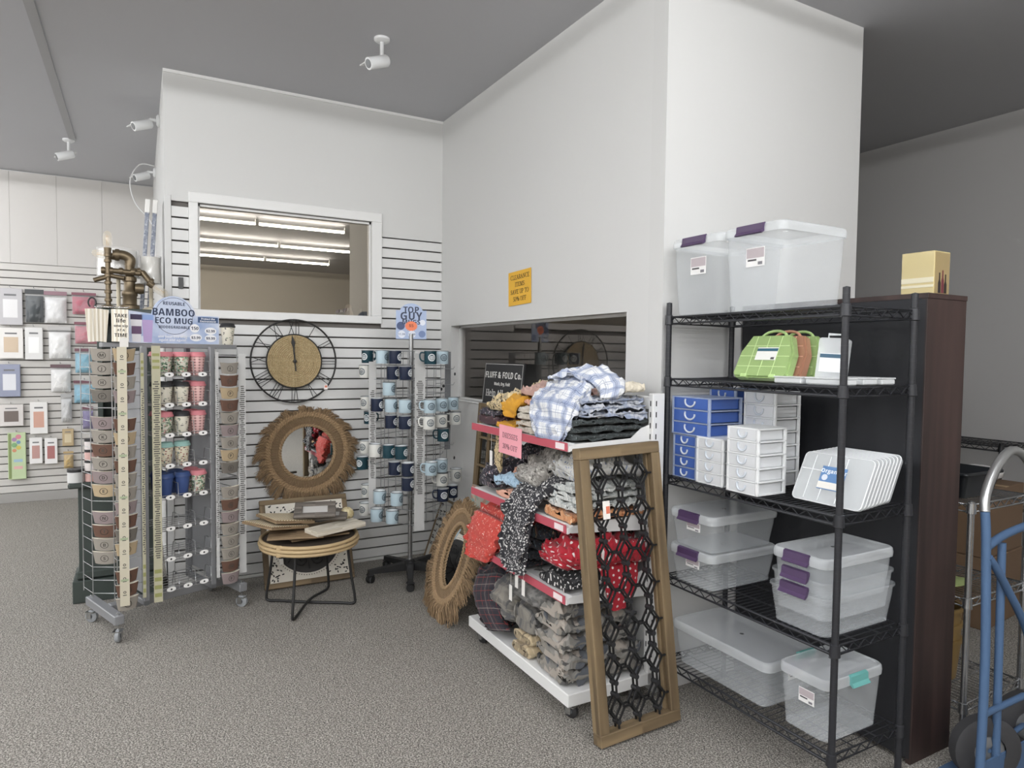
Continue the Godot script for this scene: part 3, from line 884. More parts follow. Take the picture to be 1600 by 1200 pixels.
func hutch() -> void:
	var g := mat("3a423e", 0.5)
	var t := thing("hutch", "dark green wooden hutch behind the rolling rack, lamp on its top", "hutch", V(-0.13, 0, -5.08))
	# table part with plinth, and the shelf tower behind it
	part(t, "plinth", MB.new().box(V(0, 0.07, 0), V(0.5, 0.14, 0.34), 0.004), g)
	part(t, "plinth_moulding", MB.new().box(V(0, 0.17, 0), V(0.46, 0.05, 0.31), 0.008), g)
	part(t, "body", MB.new().box(V(0, 0.45, 0), V(0.43, 0.55, 0.29), 0.003), g)
	part(t, "counter", MB.new().box(V(0, 0.742, 0), V(0.53, 0.035, 0.38), 0.01), g)
	for s in [-1, 1]: part(t, "upright", MB.new().box(V(s * 0.14 + 0.05, 1.28, -0.02), V(0.03, 1.06, 0.22), 0.003), g)
	part(t, "back_panel", MB.new().box(V(0.05, 1.28, -0.12), V(0.28, 1.06, 0.012)), g)
	part(t, "top_board", MB.new().box(V(0.07, 1.825, 0.06), V(0.34, 0.035, 0.36), 0.006), g)
	# on the counter
	for a in [[V(-0.355, 0.761, -4.94), 0.045, 0.065, "white candle jar with a black lid on the hutch counter", "jar"]]:
		var j := thing("jar", a[3], a[4], a[0])
		part(j, "glass", MB.new().lathe([Vector2(0, 0), Vector2(a[1], 0), Vector2(a[1], a[2]), Vector2(0, a[2])], 20), mat("cfcfcd", 0.3))
		part(j, "lid", MB.new().lathe([Vector2(a[1] * 1.03, a[2]), Vector2(a[1] * 1.03, a[2] + 0.017), Vector2(0, a[2] + 0.017)], 20), mat("2a2a2b", 0.4))
	for k in 4:
		var j := thing("jar", "small white and pink jar, %s from the bottom of the stack on the hutch" % ordinal(k), "jar", V(-0.275, 0.761 + 0.067 * k, -4.945), 0, "stacked jars on the hutch")
		part(j, "glass", MB.new().lathe([Vector2(0, 0), Vector2(0.033, 0), Vector2(0.033, 0.05), Vector2(0, 0.05)], 16), mat("d6cfcc" if k % 2 else "cfa9a2", 0.35))
		part(j, "lid", MB.new().lathe([Vector2(0.034, 0.05), Vector2(0.034, 0.066), Vector2(0, 0.066)], 16), mat("2a2a2b", 0.4))
	# pipe lamp on the top board
	var l := thing("pipe_lamp", "brass pipe-fitting lamp with three bare bulbs on the dark hutch", "lamp", V(-0.05, 1.843, -4.895))
	var br := mat("6f624e", 0.42, 0.7)
	part(l, "base", MB.new().lathe([Vector2(0, 0), Vector2(0.055, 0), Vector2(0.055, 0.02), Vector2(0.04, 0.03), Vector2(0.04, 0.08), Vector2(0.045, 0.085), Vector2(0.045, 0.11), Vector2(0.032, 0.12), Vector2(0.032, 0.17), Vector2(0.04, 0.175), Vector2(0.04, 0.2), Vector2(0.026, 0.21), Vector2(0.026, 0.30), Vector2(0, 0.3)], 18), br)
	part(l, "bend", MB.new().tube(smooth_path([V(0.0, 0.27, 0), V(0.005, 0.31, 0), V(-0.03, 0.335, 0), V(-0.09, 0.335, 0)], 5), 0.03, 12), br)
	part(l, "collar", MB.new().lathe([Vector2(0.036, -0.012), Vector2(0.038, 0), Vector2(0.036, 0.012)], 14, X(R(0, 0, PI / 2), V(-0.065, 0.335, 0))), br)
	part(l, "cross_pipe", MB.new().tube([V(-0.15, 0.235, 0.03), V(0.06, 0.225, 0.03)], 0.017, 10), br)
	for x in [-0.14, -0.1, -0.045, 0.02]: part(l, "coupling", MB.new().lathe([Vector2(0.02, -0.012), Vector2(0.023, 0), Vector2(0.02, 0.012)], 12, X(R(0, 0, PI / 2), V(x, 0.232, 0.03))), br)
	part(l, "stand_pipe", MB.new().tube([V(-0.115, 0.0, 0.04), V(-0.115, 0.34, 0.04)], 0.015, 10), br)
	part(l, "flange", MB.new().lathe([Vector2(0, 0), Vector2(0.04, 0), Vector2(0.04, 0.012), Vector2(0.018, 0.02), Vector2(0, 0.02)], 16, X(Basis.IDENTITY, V(-0.115, 0, 0.04))), br)
	part(l, "side_pipe", MB.new().tube([V(0.0, 0.25, 0.0), V(0.075, 0.23, 0.02), V(0.125, 0.16, 0.04)], 0.018, 10), br)
	for y in [0.05, 0.1, 0.155, 0.2, 0.29, 0.325]: part(l, "coupling", MB.new().lathe([Vector2(0.015, -0.011), Vector2(0.021, -0.008), Vector2(0.021, 0.008), Vector2(0.015, 0.011)], 12, X(Basis.IDENTITY, V(-0.115, y, 0.04))), br)
	for q in [[V(0.055, 0.236, 0.014), -1.3], [V(0.115, 0.175, 0.036), -2.2]]: part(l, "coupling", MB.new().lathe([Vector2(0.019, -0.012), Vector2(0.026, -0.008), Vector2(0.026, 0.008), Vector2(0.019, 0.012)], 12, X(R(0.2, 0, q[1]), q[0])), br)
	part(l, "cord_coil", MB.new().tube(arc(V(-0.2, 0.03, 0.05), V(0.02, 0, 0), V(0, 0.03, 0), -1.0, 4.2, 12), 0.005, 6), mat("2c2c2c", 0.5))
	part(l, "valve", MB.new().lathe([Vector2(0, 0), Vector2(0.03, 0.0), Vector2(0.035, 0.025), Vector2(0.03, 0.05), Vector2(0, 0.05)], 14, X(R(0, 0, -PI / 2), V(0.03, 0.13, 0.02))), br)
	part(l, "tap", MB.new().tube([V(-0.19, 0.165, 0.05), V(-0.1, 0.2, 0.04), V(-0.03, 0.19, 0.03)], 0.014, 8), br)
	var bulb := mat("ead9b4", 0.05, 0, "frost0.16")
	var bp := [Vector2(0, -0.002), Vector2(0.014, 0), Vector2(0.024, 0.02), Vector2(0.025, 0.075), Vector2(0.018, 0.094), Vector2(0.008, 0.102), Vector2(0, 0.104)]
	for q in [[V(-0.115, 0.37, 0.04), R(0, 0, 0)], [V(-0.1, 0.325, 0.0), R(0, 0, PI / 2 - 0.15)], [V(0.13, 0.15, 0.042), R(0.3, 0, -2.2)]]:
		var s := part(l, "socket", MB.new().lathe([Vector2(0, -0.035), Vector2(0.019, -0.035), Vector2(0.021, 0.0), Vector2(0, 0.0)], 12, X(q[1], q[0])), br)
		part(s, "bulb", MB.new().lathe(bp, 14, X(q[1], q[0])), bulb, "clear filament bulb")
		part(s, "filament", MB.new().tube([q[0] + q[1] * V(0.004, 0.01, 0), q[0] + q[1] * V(0.005, 0.075, 0), q[0] + q[1] * V(-0.005, 0.075, 0), q[0] + q[1] * V(-0.004, 0.01, 0)], 0.0009, 4), mat("c9a25a", 0.4))
	# wrapped lampshades behind it
	for a in [[V(-0.115, 2.06, -5.085), 0.108, 0.17, "white drum lampshade in clear plastic behind the pipe lamp"], [V(0.07, 2.02, -5.0), 0.055, 0.17, "small lampshade wrapped in crinkled clear plastic beside the office corner"]]:
		var s := thing("lampshade", a[3], "lampshade", a[0])
		part(s, "shade", MB.new().lathe([Vector2(a[1] * 1.06, 0), Vector2(a[1], a[2]), Vector2(a[1] * 0.97, a[2]), Vector2(a[1] * 1.03, 0)], 28), mat("e9e8e4" if a[1] > 0.09 else "cfcdc6", 0.8))
		part(s, "wrapper", MB.new().grid(40, 6, func(u, q):
			var an: float = -TAU * u
			var rr: float = a[1] * 1.1 + 0.006 * noise.get_noise_2d(sin(an) * 9, q * 6) + 0.003 * sin(an * 17)
			return V(cos(an) * rr, -0.01 + q * (a[2] + 0.02), sin(an) * rr)), mat("ffffff", 0.1, 0, "frost0.1"))
		part(s, "stand", MB.new().lathe([Vector2(0, 1.8425 - a[0].y), Vector2(0.05, 1.8425 - a[0].y), Vector2(0.05, 1.855 - a[0].y), Vector2(0.012, 1.87 - a[0].y), Vector2(0.012, 0.05), Vector2(0, 0.05)], 16), mat("c9bfa8", 0.6))
	var pat := textured(blobs(64, Color("858a96"), [Color("9a9fa9"), Color("737987"), Color("aeb1b8")], 120, 1, 4, 4), V(8, 8, 8), 0.6, 0, true)
	for k in 2:
		var s := thing("wrapped_canvas", "%s of two tall blue-grey wrapped canvases above the hutch" % ["outer", "inner"][k], "canvas", V(0.015 + 0.045 * k, 1.8435, -5.215), 0, "wrapped canvases")
		part(s, "canvas", MB.new().box(V(0, 0.34, 0), V(0.026, 0.68, 0.1), 0.003, X(R(0, 0, -0.06), Vector3.ZERO)), pat)
		part(s, "corner_guard", MB.new().box(V(0, 0.71, 0), V(0.03, 0.09, 0.11), 0.003, X(R(0, 0, -0.06), Vector3.ZERO)), mat("dddcd8", 0.6))
func wall_decor() -> void:
	# wall clock: iron ring with roman numerals round a woven disc
	var t := thing("wall_clock", "round black iron wall clock with roman numerals and woven straw face", "clock", V(0.957, 1.52, ZA + 0.045))
	var iron := mat("2a2928", 0.5, 0.3)
	var z90 := R(PI / 2, 0, 0)
	var pr := [Vector2(0, 0.0)]
	pr = []
	for k in 15:
		for e in 3: pr.append(Vector2(0.184 - 0.0122 * k - 0.0122 * e / 3.0, 0.016 + 0.004 * sin(PI * e / 3.0)))
	pr.append(Vector2(0, 0.016))
	pr.push_front(Vector2(0.184, 0.0))
	var straw := textured(blobs(128, Color("a18d68"), [Color("877454"), Color("b8a47e"), Color("c6b692"), Color("756648")], 700, 1, 5, 5, 0.3), V(9, 9, 9), 0.85, 0, true)
	part(t, "woven_face", MB.new().lathe(pr, 48, X(z90, Vector3.ZERO)), straw)
	part(t, "inner_ring", MB.new().tube(arc(V(0, 0, 0.008), V(0.188, 0, 0), V(0, 0.188, 0), 0, TAU, 56), 0.006, 6), iron)
	part(t, "outer_ring", MB.new().tube(arc(V(0, 0, 0.004), V(0.292, 0, 0), V(0, 0.292, 0), 0, TAU, 64), 0.0065, 6), iron)
	var nums := ["XII", "I", "II", "III", "IV", "V", "VI", "VII", "VIII", "IX", "X", "XI"]
	for h in 12:
		var m := MB.new()
		var b := R(0, 0, -TAU * h / 12.0)
		var s: String = nums[h]
		var widths := 0.0
		for ch in s: widths += {"I": 0.02, "V": 0.034, "X": 0.042}[ch]
		var x := -widths / 2.0
		for ch in s:
			var w: float = {"I": 0.02, "V": 0.034, "X": 0.042}[ch]
			var c := x + w / 2.0
			var lines := []
			if ch == "I": lines = [[c, c]]
			elif ch == "V": lines = [[c - 0.002, c - 0.015], [c + 0.002, c + 0.015]]
			else: lines = [[c - 0.018, c + 0.018], [c + 0.018, c - 0.018]]
			for l in lines: m.rod(b * V(l[0], 0.187, 0.006), b * V(l[1], 0.289, 0.004), 0.0024, 4)
			x += w
		part(t, "numeral", m, iron)
	for e in [0.105, 0.09]: part(t, "hand", MB.new().ext(PackedVector2Array([Vector2(-0.004, -0.07), Vector2(0.004, -0.07), Vector2(0.004, 0.1), Vector2(0.012, 0.13), Vector2(0.0, 0.06 + e * 1.2), Vector2(-0.012, 0.13), Vector2(-0.004, 0.1)]), 0.002, X(R(0, 0, 0.1 if e > 0.1 else 0.075), V(0, 0, 0.024 if e > 0.1 else 0.028))), iron)
	part(t, "hub", MB.new().lathe([Vector2(0.012, 0.02), Vector2(0.012, 0.034), Vector2(0, 0.036)], 14, X(z90, Vector3.ZERO)), iron)
	var pt := part(t, "price_tag", MB.new().box(V(0.218, -0.185, 0.014), V(0.026, 0.034, 0.002), 0.0), mat("efe6e2", 0.7))
	part(pt, "sticker", MB.new().box(V(0.219, -0.181, 0.0155), V(0.017, 0.014, 0.001)), mat("e08a6c", 0.7))
	part(pt, "string", MB.new().rod(V(0.218, -0.1, 0.01), V(0.218, -0.168, 0.014), 0.0008, 4), mat("e8e6e0", 0.8))
	# yellow sale sign
	var s := thing("sale_sign", "yellow paper sign lettered CLEARANCE ITEMS SAVE UP TO 50% OFF", "sign", V(XB - 0.004, 2.006, -3.694), -PI / 2)
	s.rotation.z = 0.0
	part(s, "paper", MB.new().box(Vector3.ZERO, V(0.285, 0.215, 0.002), 0, X(R(0, 0, 0.03), Vector3.ZERO)), mat("e3b03c", 0.75))
	var ink := mat("2f2a20", 0.8)
	var y := 0.07
	for l in ["CLEARANCE", "ITEMS", "SAVE UP TO", "50% OFF"]:
		text(s, l, 0.04, V(0.004, y, 0.0016), ink, R(0, 0, 0.03), true)
		y -= 0.046
	jute_mirror("round_jute_mirror", V(1.05, 0.868, ZA + 0.035), Basis.IDENTITY, 0.187, 0.187, 0.285, 0.285, 0.09, "round mirror in a wide jute weave with shaggy fringe below the clock", 5)

func jute_mirror(called: String, p: Vector3, b: Basis, ix: float, iy: float, ox: float, oy: float, fringe: float, label: String, seed_: int) -> Node3D:
	var g := RandomNumberGenerator.new()
	g.seed = seed_
	var t := thing(called, label, "mirror", p)
	t.basis = b
	var gl := MB.new()
	gl.ext(circle(ix + 0.006, 48, 0, 0, iy + 0.006), 0.004)
	part(t, "glass", gl, mirror_m)
	var back := MB.new()
	back.grid(56, 1, func(u, q):
		var a: float = TAU * u
		return V(cos(a) * lerpf(ix, ox, q), sin(a) * lerpf(iy, oy, q), 0.006), 1, 1, true)
	part(t, "backing", back, jute2)
	# radial weave
	var m := MB.new()
	var count := 150
	for k in count:
		var a := TAU * k / count
		var d := V(cos(a), sin(a), 0)
		var q0 := V(d.x * lerpf(ix, ox, 0.2), d.y * lerpf(iy, oy, 0.2), 0.012)
		var q1 := V(d.x * lerpf(ix, ox, 0.78), d.y * lerpf(iy, oy, 0.78), 0.012)
		m.tube([q0, (q0 + q1) / 2 + V(-d.y * 0.004, d.x * 0.004, 0.007 + 0.003 * (k % 2)), q1], 0.0052, 5, false, false)
	tag(part(t, "weave", m, jute2), "", "", "", "stuff")
	# twisted ropes
	for rr in [[0.07, 0.012, 60], [0.82, 0.013, 90], [0.97, 0.015, 90]]:
		m = MB.new()
		for st in 2:
			var path := []
			var turns: int = rr[2]
			for k in turns * 4:
				var a := TAU * k / (turns * 4.0)
				var w := TAU * k / 8.0 + PI * st
				var rx: float = lerpf(ix, ox, rr[0]) + cos(w) * rr[1] * 0.5
				var ry: float = lerpf(iy, oy, rr[0]) + cos(w) * rr[1] * 0.5
				path.append(V(cos(a) * rx, sin(a) * ry, 0.014 + sin(w) * rr[1] * 0.5))
			m.tube(path, rr[1] * 0.62, 5, true)
		part(t, "rope", m, jute)
	# fringe
	m = MB.new()
	var m2 := MB.new()
	var clump := 52.0
	for k in 2400:
		var a := g.randf() * TAU
		var c := floorf(a / TAU * clump) / clump * TAU
		var lean := sin(c * 17.3) * 0.4 + g.randf_range(-0.25, 0.25)
		var d := V(cos(a), sin(a), 0)
		var root := V(d.x * ox * 0.97, d.y * oy * 0.97, g.randf_range(0.0, 0.02))
		var n := V(d.x / ox, d.y / oy, 0).normalized()
		var side := V(-n.y, n.x, 0)
		var ln := fringe * (0.8 + 0.22 * sin(c * 13.1) + g.randf_range(-0.2, 0.2))
		var p1 := root + n * ln * 0.5 + side * lean * ln * 0.3 + V(0, 0, g.randf_range(-0.002, 0.022))
		var p2 := root + n * ln * 0.95 + side * lean * ln * 0.8 + b.inverse() * V(0, -ln * 0.35, 0) + V(0, 0, g.randf_range(-0.004, 0.012))
		(m if k % 2 else m2).tube([root, p1, p2], [0.0028, 0.0024, 0.0014], 4, false, false)
	tag(part(t, "fringe", m, jute), "", "", "", "stuff")
	tag(part(t, "fringe", m2, jute2), "", "", "", "stuff")
	return t

func side_table() -> void:
	# carved white panel leaning on the slat wall
	var t := thing("carved_wall_art", "square white carved wall panel with round iron scroll centre in a wood frame, leaning", "wall panel", V(1.008, 0.006, -4.61))
	t.rotation.x = -0.42
	var s := 0.6
	for e in [[V(0, 0.018, 0), V(s, 0.036, 0.03)], [V(0, s - 0.018, 0), V(s, 0.036, 0.03)]]: part(t, "frame_rail", MB.new().box(e[0], e[1], 0.003), wood_h)
	for e in [-1, 1]: part(t, "frame_stile", MB.new().box(V(e * (s / 2 - 0.018), s / 2, 0), V(0.036, s - 0.072, 0.03), 0.003), wood_v)
	var white := mat("d9d4c8", 0.8)
	var hole_shade := mat("2b2a28", 0.9)  # dark decals on the face, painted shade for a recessed look
	var rad := 0.225
	for q in 4:
		var b := X(R(0, 0, q * PI / 2), V(0, s / 2, 0.0))
		var poly := PackedVector2Array()
		for e in 13: poly.append(Vector2(cos(PI / 2 * e / 12.0), sin(PI / 2 * e / 12.0)) * rad)
		poly.append(Vector2(0, 0.264)); poly.append(Vector2(0.264, 0.264)); poly.append(Vector2(0.264, 0))
		part(t, "carved_corner", MB.new().ext(poly, 0.012, b), white)
		var m := MB.new()
		for e in 26:
			var p := Vector2(rng.randf_range(0.13, 0.255), rng.randf_range(0.13, 0.255))
			if p.length() < rad + 0.035: continue
			m.ext(circle(0.009, 7, 0, 0, 0.0045), 0.0008, b * X(R(0, 0, rng.randf() * PI), V(p.x, p.y, 0.012)))
		part(t, "cutout_shade", m, hole_shade)
		m = MB.new()
		for e in 22:
			var a := PI / 2 * (e + 0.5) / 22.0
			m.ext(circle(0.0035, 6, cos(a) * (rad + 0.013), sin(a) * (rad + 0.013)), 0.0008, b * X(Basis.IDENTITY, V(0, 0, 0.012)))
		part(t, "pierced_shade", m, hole_shade)
	part(t, "backing", MB.new().box(V(0, s / 2, -0.008), V(0.54, 0.54, 0.004)), mat("403f3e", 0.85))  # dark sheet standing for the shaded wall seen through the open centre
	var wire := MB.new()
	for q in 8:
		var b := R(0, 0, q * PI / 4)
		var c := V(0, s / 2, 0.006)
		var sp := []
		for e in 15:
			var a := 0.5 + e * 0.55
			sp.append(c + b * (V(0.05, 0.13, 0) + V(cos(a), sin(a), 0) * (0.045 - 0.0026 * e)))
		wire.tube(sp, 0.003, 4, false, false)
		sp = []
		for e in 15:
			var a := PI - 0.5 - e * 0.55
			sp.append(c + b * (V(-0.05, 0.13, 0) + V(cos(a), sin(a), 0) * (0.045 - 0.0026 * e)))
		wire.tube(sp, 0.003, 4, false, false)
		wire.tube([c, c + b * V(0.02, 0.06, 0), c + b * V(0, 0.2, 0)], 0.003, 4, false, false)
	part(t, "iron_scroll", wire, mat("1d1d1d", 0.5))
	var pt := part(t, "price_tag", MB.new().box(V(-0.185, 0.17, 0.02), V(0.025, 0.04, 0.002)), mat("ece9e2", 0.7))
	pt.position = Vector3.ZERO
	# rattan-edged table on crossed black rod legs
	var o := thing("side_table", "low round rattan-edged side table on crossed black rod legs", "table", V(0.92, 0, -4.25))
	var cane := mat("b39c76", 0.6)
	for e in [[0.288, 0.437], [0.295, 0.415], [0.288, 0.393]]: part(o, "rattan_hoop", MB.new().tube(arc(V(0, e[1], 0), V(e[0], 0, 0), V(0, 0, e[0]), 0, TAU, 48), 0.0115, 8), cane)
	part(o, "table_top", MB.new().lathe([Vector2(0, 0.424), Vector2(0.285, 0.424), Vector2(0.285, 0.434), Vector2(0, 0.434)], 40), mat("4a4138", 0.6))
	part(o, "binding", MB.new().box(V(-0.12, 0.415, 0.268), V(0.03, 0.07, 0.012), 0.002, X(R(0, -0.42, 0) * R(0, 0, 0), Vector3.ZERO)), cane)
	var rod := mat("232323", 0.45)
	for a in [[V(-0.244, 0, -0.175), V(0.243, 0, 0.137)], [V(-0.131, 0, 0.21), V(0.134, 0, -0.175)]]:
		var u: Vector3 = a[0].normalized()
		var w: Vector3 = a[1].normalized()
		var path := smooth_path([u * 0.235 + V(0, 0.4, 0), u * 0.26 + V(0, 0.2, 0), u * 0.285 + V(0, 0.05, 0), u * 0.275 + V(0, 0.012, 0), u * 0.2 + V(0, 0.012, 0), V(0, 0.014 if a[0].x < -0.2 else 0.03, 0), w * 0.2 + V(0, 0.012, 0), w * 0.275 + V(0, 0.012, 0), w * 0.285 + V(0, 0.05, 0), w * 0.26 + V(0, 0.2, 0), w * 0.235 + V(0, 0.4, 0)], 4)
		part(o, "leg_loop", MB.new().tube(path, 0.0085, 8), rod)
	# boards and frames piled on it
	var lace := textured(paint(32, 32, func(x, y): return Color("8e7852") if (x % 8 - 4) * (x % 8 - 4) + (y % 8 - 4) * (y % 8 - 4) < 6 else Color("d2c7ae")), V(14, 14, 14), 0.8, 0, true)
	var pale := textured(grain(Color("b3aa98"), Color("d8d2c4"), 0, 31), V(2, 2, 2), 0.75, 0, true)
	var brown := textured(grain(Color("6d5a44"), Color("9a8466"), 0, 32), V(2, 2, 2), 0.75, 0, true)
	var greyw := textured(grain(Color("55504a"), Color("857d74"), 0, 33), V(2, 2, 2), 0.75, 0, true)
	board("wooden_board", V(0.95, 0.456, -4.22), V(0.36, 0.012, 0.22), 0.1, 0.0, 0.0, brown, brown, "long brown wooden board, lowest on the side table")
	board("wooden_board", V(1.06, 0.469, -4.32), V(0.32, 0.012, 0.2), 0.3, 0.0, 0.0, brown, brown, "thin brown board below the cream ball")
	board("wooden_board", V(0.82, 0.482, -4.15), V(0.32, 0.012, 0.2), -0.25, 0.0, 0.0, brown, brown, "brown wooden board under the lace-carved tray")
	board("carved_tray", V(0.72, 0.526, -4.26), V(0.28, 0.016, 0.28), 0.5, 0.0, -0.16, brown, lace, "cream lace-carved wooden tray jutting past the table's rim")
	board("carved_tray", V(0.78, 0.553, -4.28), V(0.26, 0.016, 0.26), 0.3, 0.0, -0.155, brown, lace, "second cream lace-carved tray, lying on the first one")
	board("wooden_board", V(1.05, 0.505, -4.12), V(0.34, 0.028, 0.15), 0.32, 0.0, 0.02, pale, pale, "whitewashed wooden board across the front of the pile")
	var fr := [[V(1.04, 0.55, -4.29), -0.3, 0.06, "grey weathered picture frame under the other, edge showing"], [V(0.95, 0.602, -4.23), -0.25, 0.2, "grey weathered picture frame with white paper on top of the pile"]]
	for a in fr:
		var f := thing("picture_frame", a[3], "picture frame", a[0], a[1])
		f.rotation.x = a[2]
		for e in [-1, 1]:
			part(f, "frame_rail", MB.new().box(V(0, 0, e * 0.082), V(0.25, 0.018, 0.05), 0.004), greyw)
			part(f, "frame_stile", MB.new().box(V(e * 0.1, 0, 0), V(0.05, 0.018, 0.114), 0.004), greyw)
		part(f, "paper", MB.new().box(V(0, -0.004, 0), V(0.15, 0.004, 0.114)), mat("c9c7c3", 0.6))
	var bl := MB.new()
	bl.lathe([Vector2(0, -0.044), Vector2(0.018, -0.04), Vector2(0.034, -0.028), Vector2(0.043, -0.01), Vector2(0.043, 0.01), Vector2(0.034, 0.028), Vector2(0.018, 0.04), Vector2(0, 0.044)], 22)
	single("decor_ball", bl, textured(blobs(64, Color("cdbf95"), [Color("b9a878"), Color("ddd3b2"), Color("8c7c52")], 40, 2, 6, 13), V(9, 9, 9), 0.6, 0, true), "cream mottled decorative ball behind the whitewashed board", "ball", V(1.17, 0.5385, -4.3))

func board(called: String, c: Vector3, s: Vector3, ry: float, rx: float, rz: float, m: Material, top: Material, label: String) -> void:
	var t := thing(called, label, "tray" if called == "carved_tray" else "board", c, 0.0, "boards and trays on the side table")
	t.basis = R(rx, ry, rz)
	part(t, "board", MB.new().box(Vector3.ZERO, s, 0.002), m)
	if top != m:
		part(t, "carving", MB.new().box(V(0, s.y / 2 + 0.002, 0), V(s.x * 0.94, 0.005, s.z * 0.94), 0.001), top)

const SC := Vector3(1.66, 0, -4.45)
const SD := Vector3(-0.35, 0, 0.937)
const SR := Vector3(0.937, 0, 0.35)
func sp(a: float, y: float, b: float) -> Vector3: return SC + SR * a + SD * b + Vector3(0, y, 0)

func mug_parts(t: Node3D, hue: String, flip: bool) -> void:
	var c: String = {"navy": "232b3f", "pale": "b3c6cf", "white": "d9d9d3", "teal": "21404a"}[hue]
	if not mats.has("mugbody"):
		mats["mugbody"] = MB.new().lathe([Vector2(0, 0), Vector2(0.039, 0), Vector2(0.041, 0.003), Vector2(0.041, 0.087)], 24).mesh()
		mats["mugin"] = MB.new().lathe([Vector2(0.0395, 0.087), Vector2(0.039, 0.006), Vector2(0, 0.006)], 24).mesh()
		mats["mugrim"] = MB.new().tube(arc(V(0, 0.087, 0), V(0.041, 0, 0), V(0, 0, 0.041), 0, TAU, 24), 0.0022, 6, true).mesh()
		for e in 2: mats["mughandle%d" % e] = MB.new().tube(smooth_path([V(0.0395, 0.074, 0), V(0.06, 0.076, 0), V(0.07, 0.062, 0), V(0.068, 0.036, 0), V(0.056, 0.022, 0), V(0.0395, 0.02, 0)].map(func(q): return q * (Vector3(-1, 1, 1) if e else Vector3.ONE)), 3), 0.005, 7).mesh()
		var m := MB.new()
		for e in 12:   # a round crest and a line of lettering printed on the curve
			var a := TAU * e / 12.0
			var rad := 0.021
			var x: float = cos(a) * rad
			m.box(Vector3.ZERO, V(0.011, 0.0055, 0.0006), 0, X(R(0, x / 0.041, 0) * R(0, 0, a + PI / 2), V(sin(x / 0.041) * 0.0413, 0.044 + sin(a) * rad, cos(x / 0.041) * 0.0413)))
		for l in [[0.052, 0.026, 0.006], [0.041, 0.03, 0.009], [0.031, 0.02, 0.005]]:
			for e in 5:
				var x: float = (e - 2) * l[1] / 5.0
				m.box(Vector3.ZERO, V(l[1] / 6.5, l[2], 0.0006), 0, X(R(0, x / 0.041, 0), V(sin(x / 0.041) * 0.0413, l[0], cos(x / 0.041) * 0.0413)))
		mats["mugprint"] = m.mesh()
	part(t, "body", mats["mugbody"], mat(c, 0.25))
	part(t, "inside", mats["mugin"], mat("dfe3e4", 0.3))
	part(t, "rim", mats["mugrim"], mat("7d8284" if hue != "navy" else "b9bcbd", 0.35, 0.4))
	part(t, "handle", mats["mughandle1" if flip else "mughandle0"], mat(c, 0.25))
	part(t, "print", mats["mugprint"], mat("d8dcdd" if hue in ["navy", "teal"] else "46535c", 0.4))

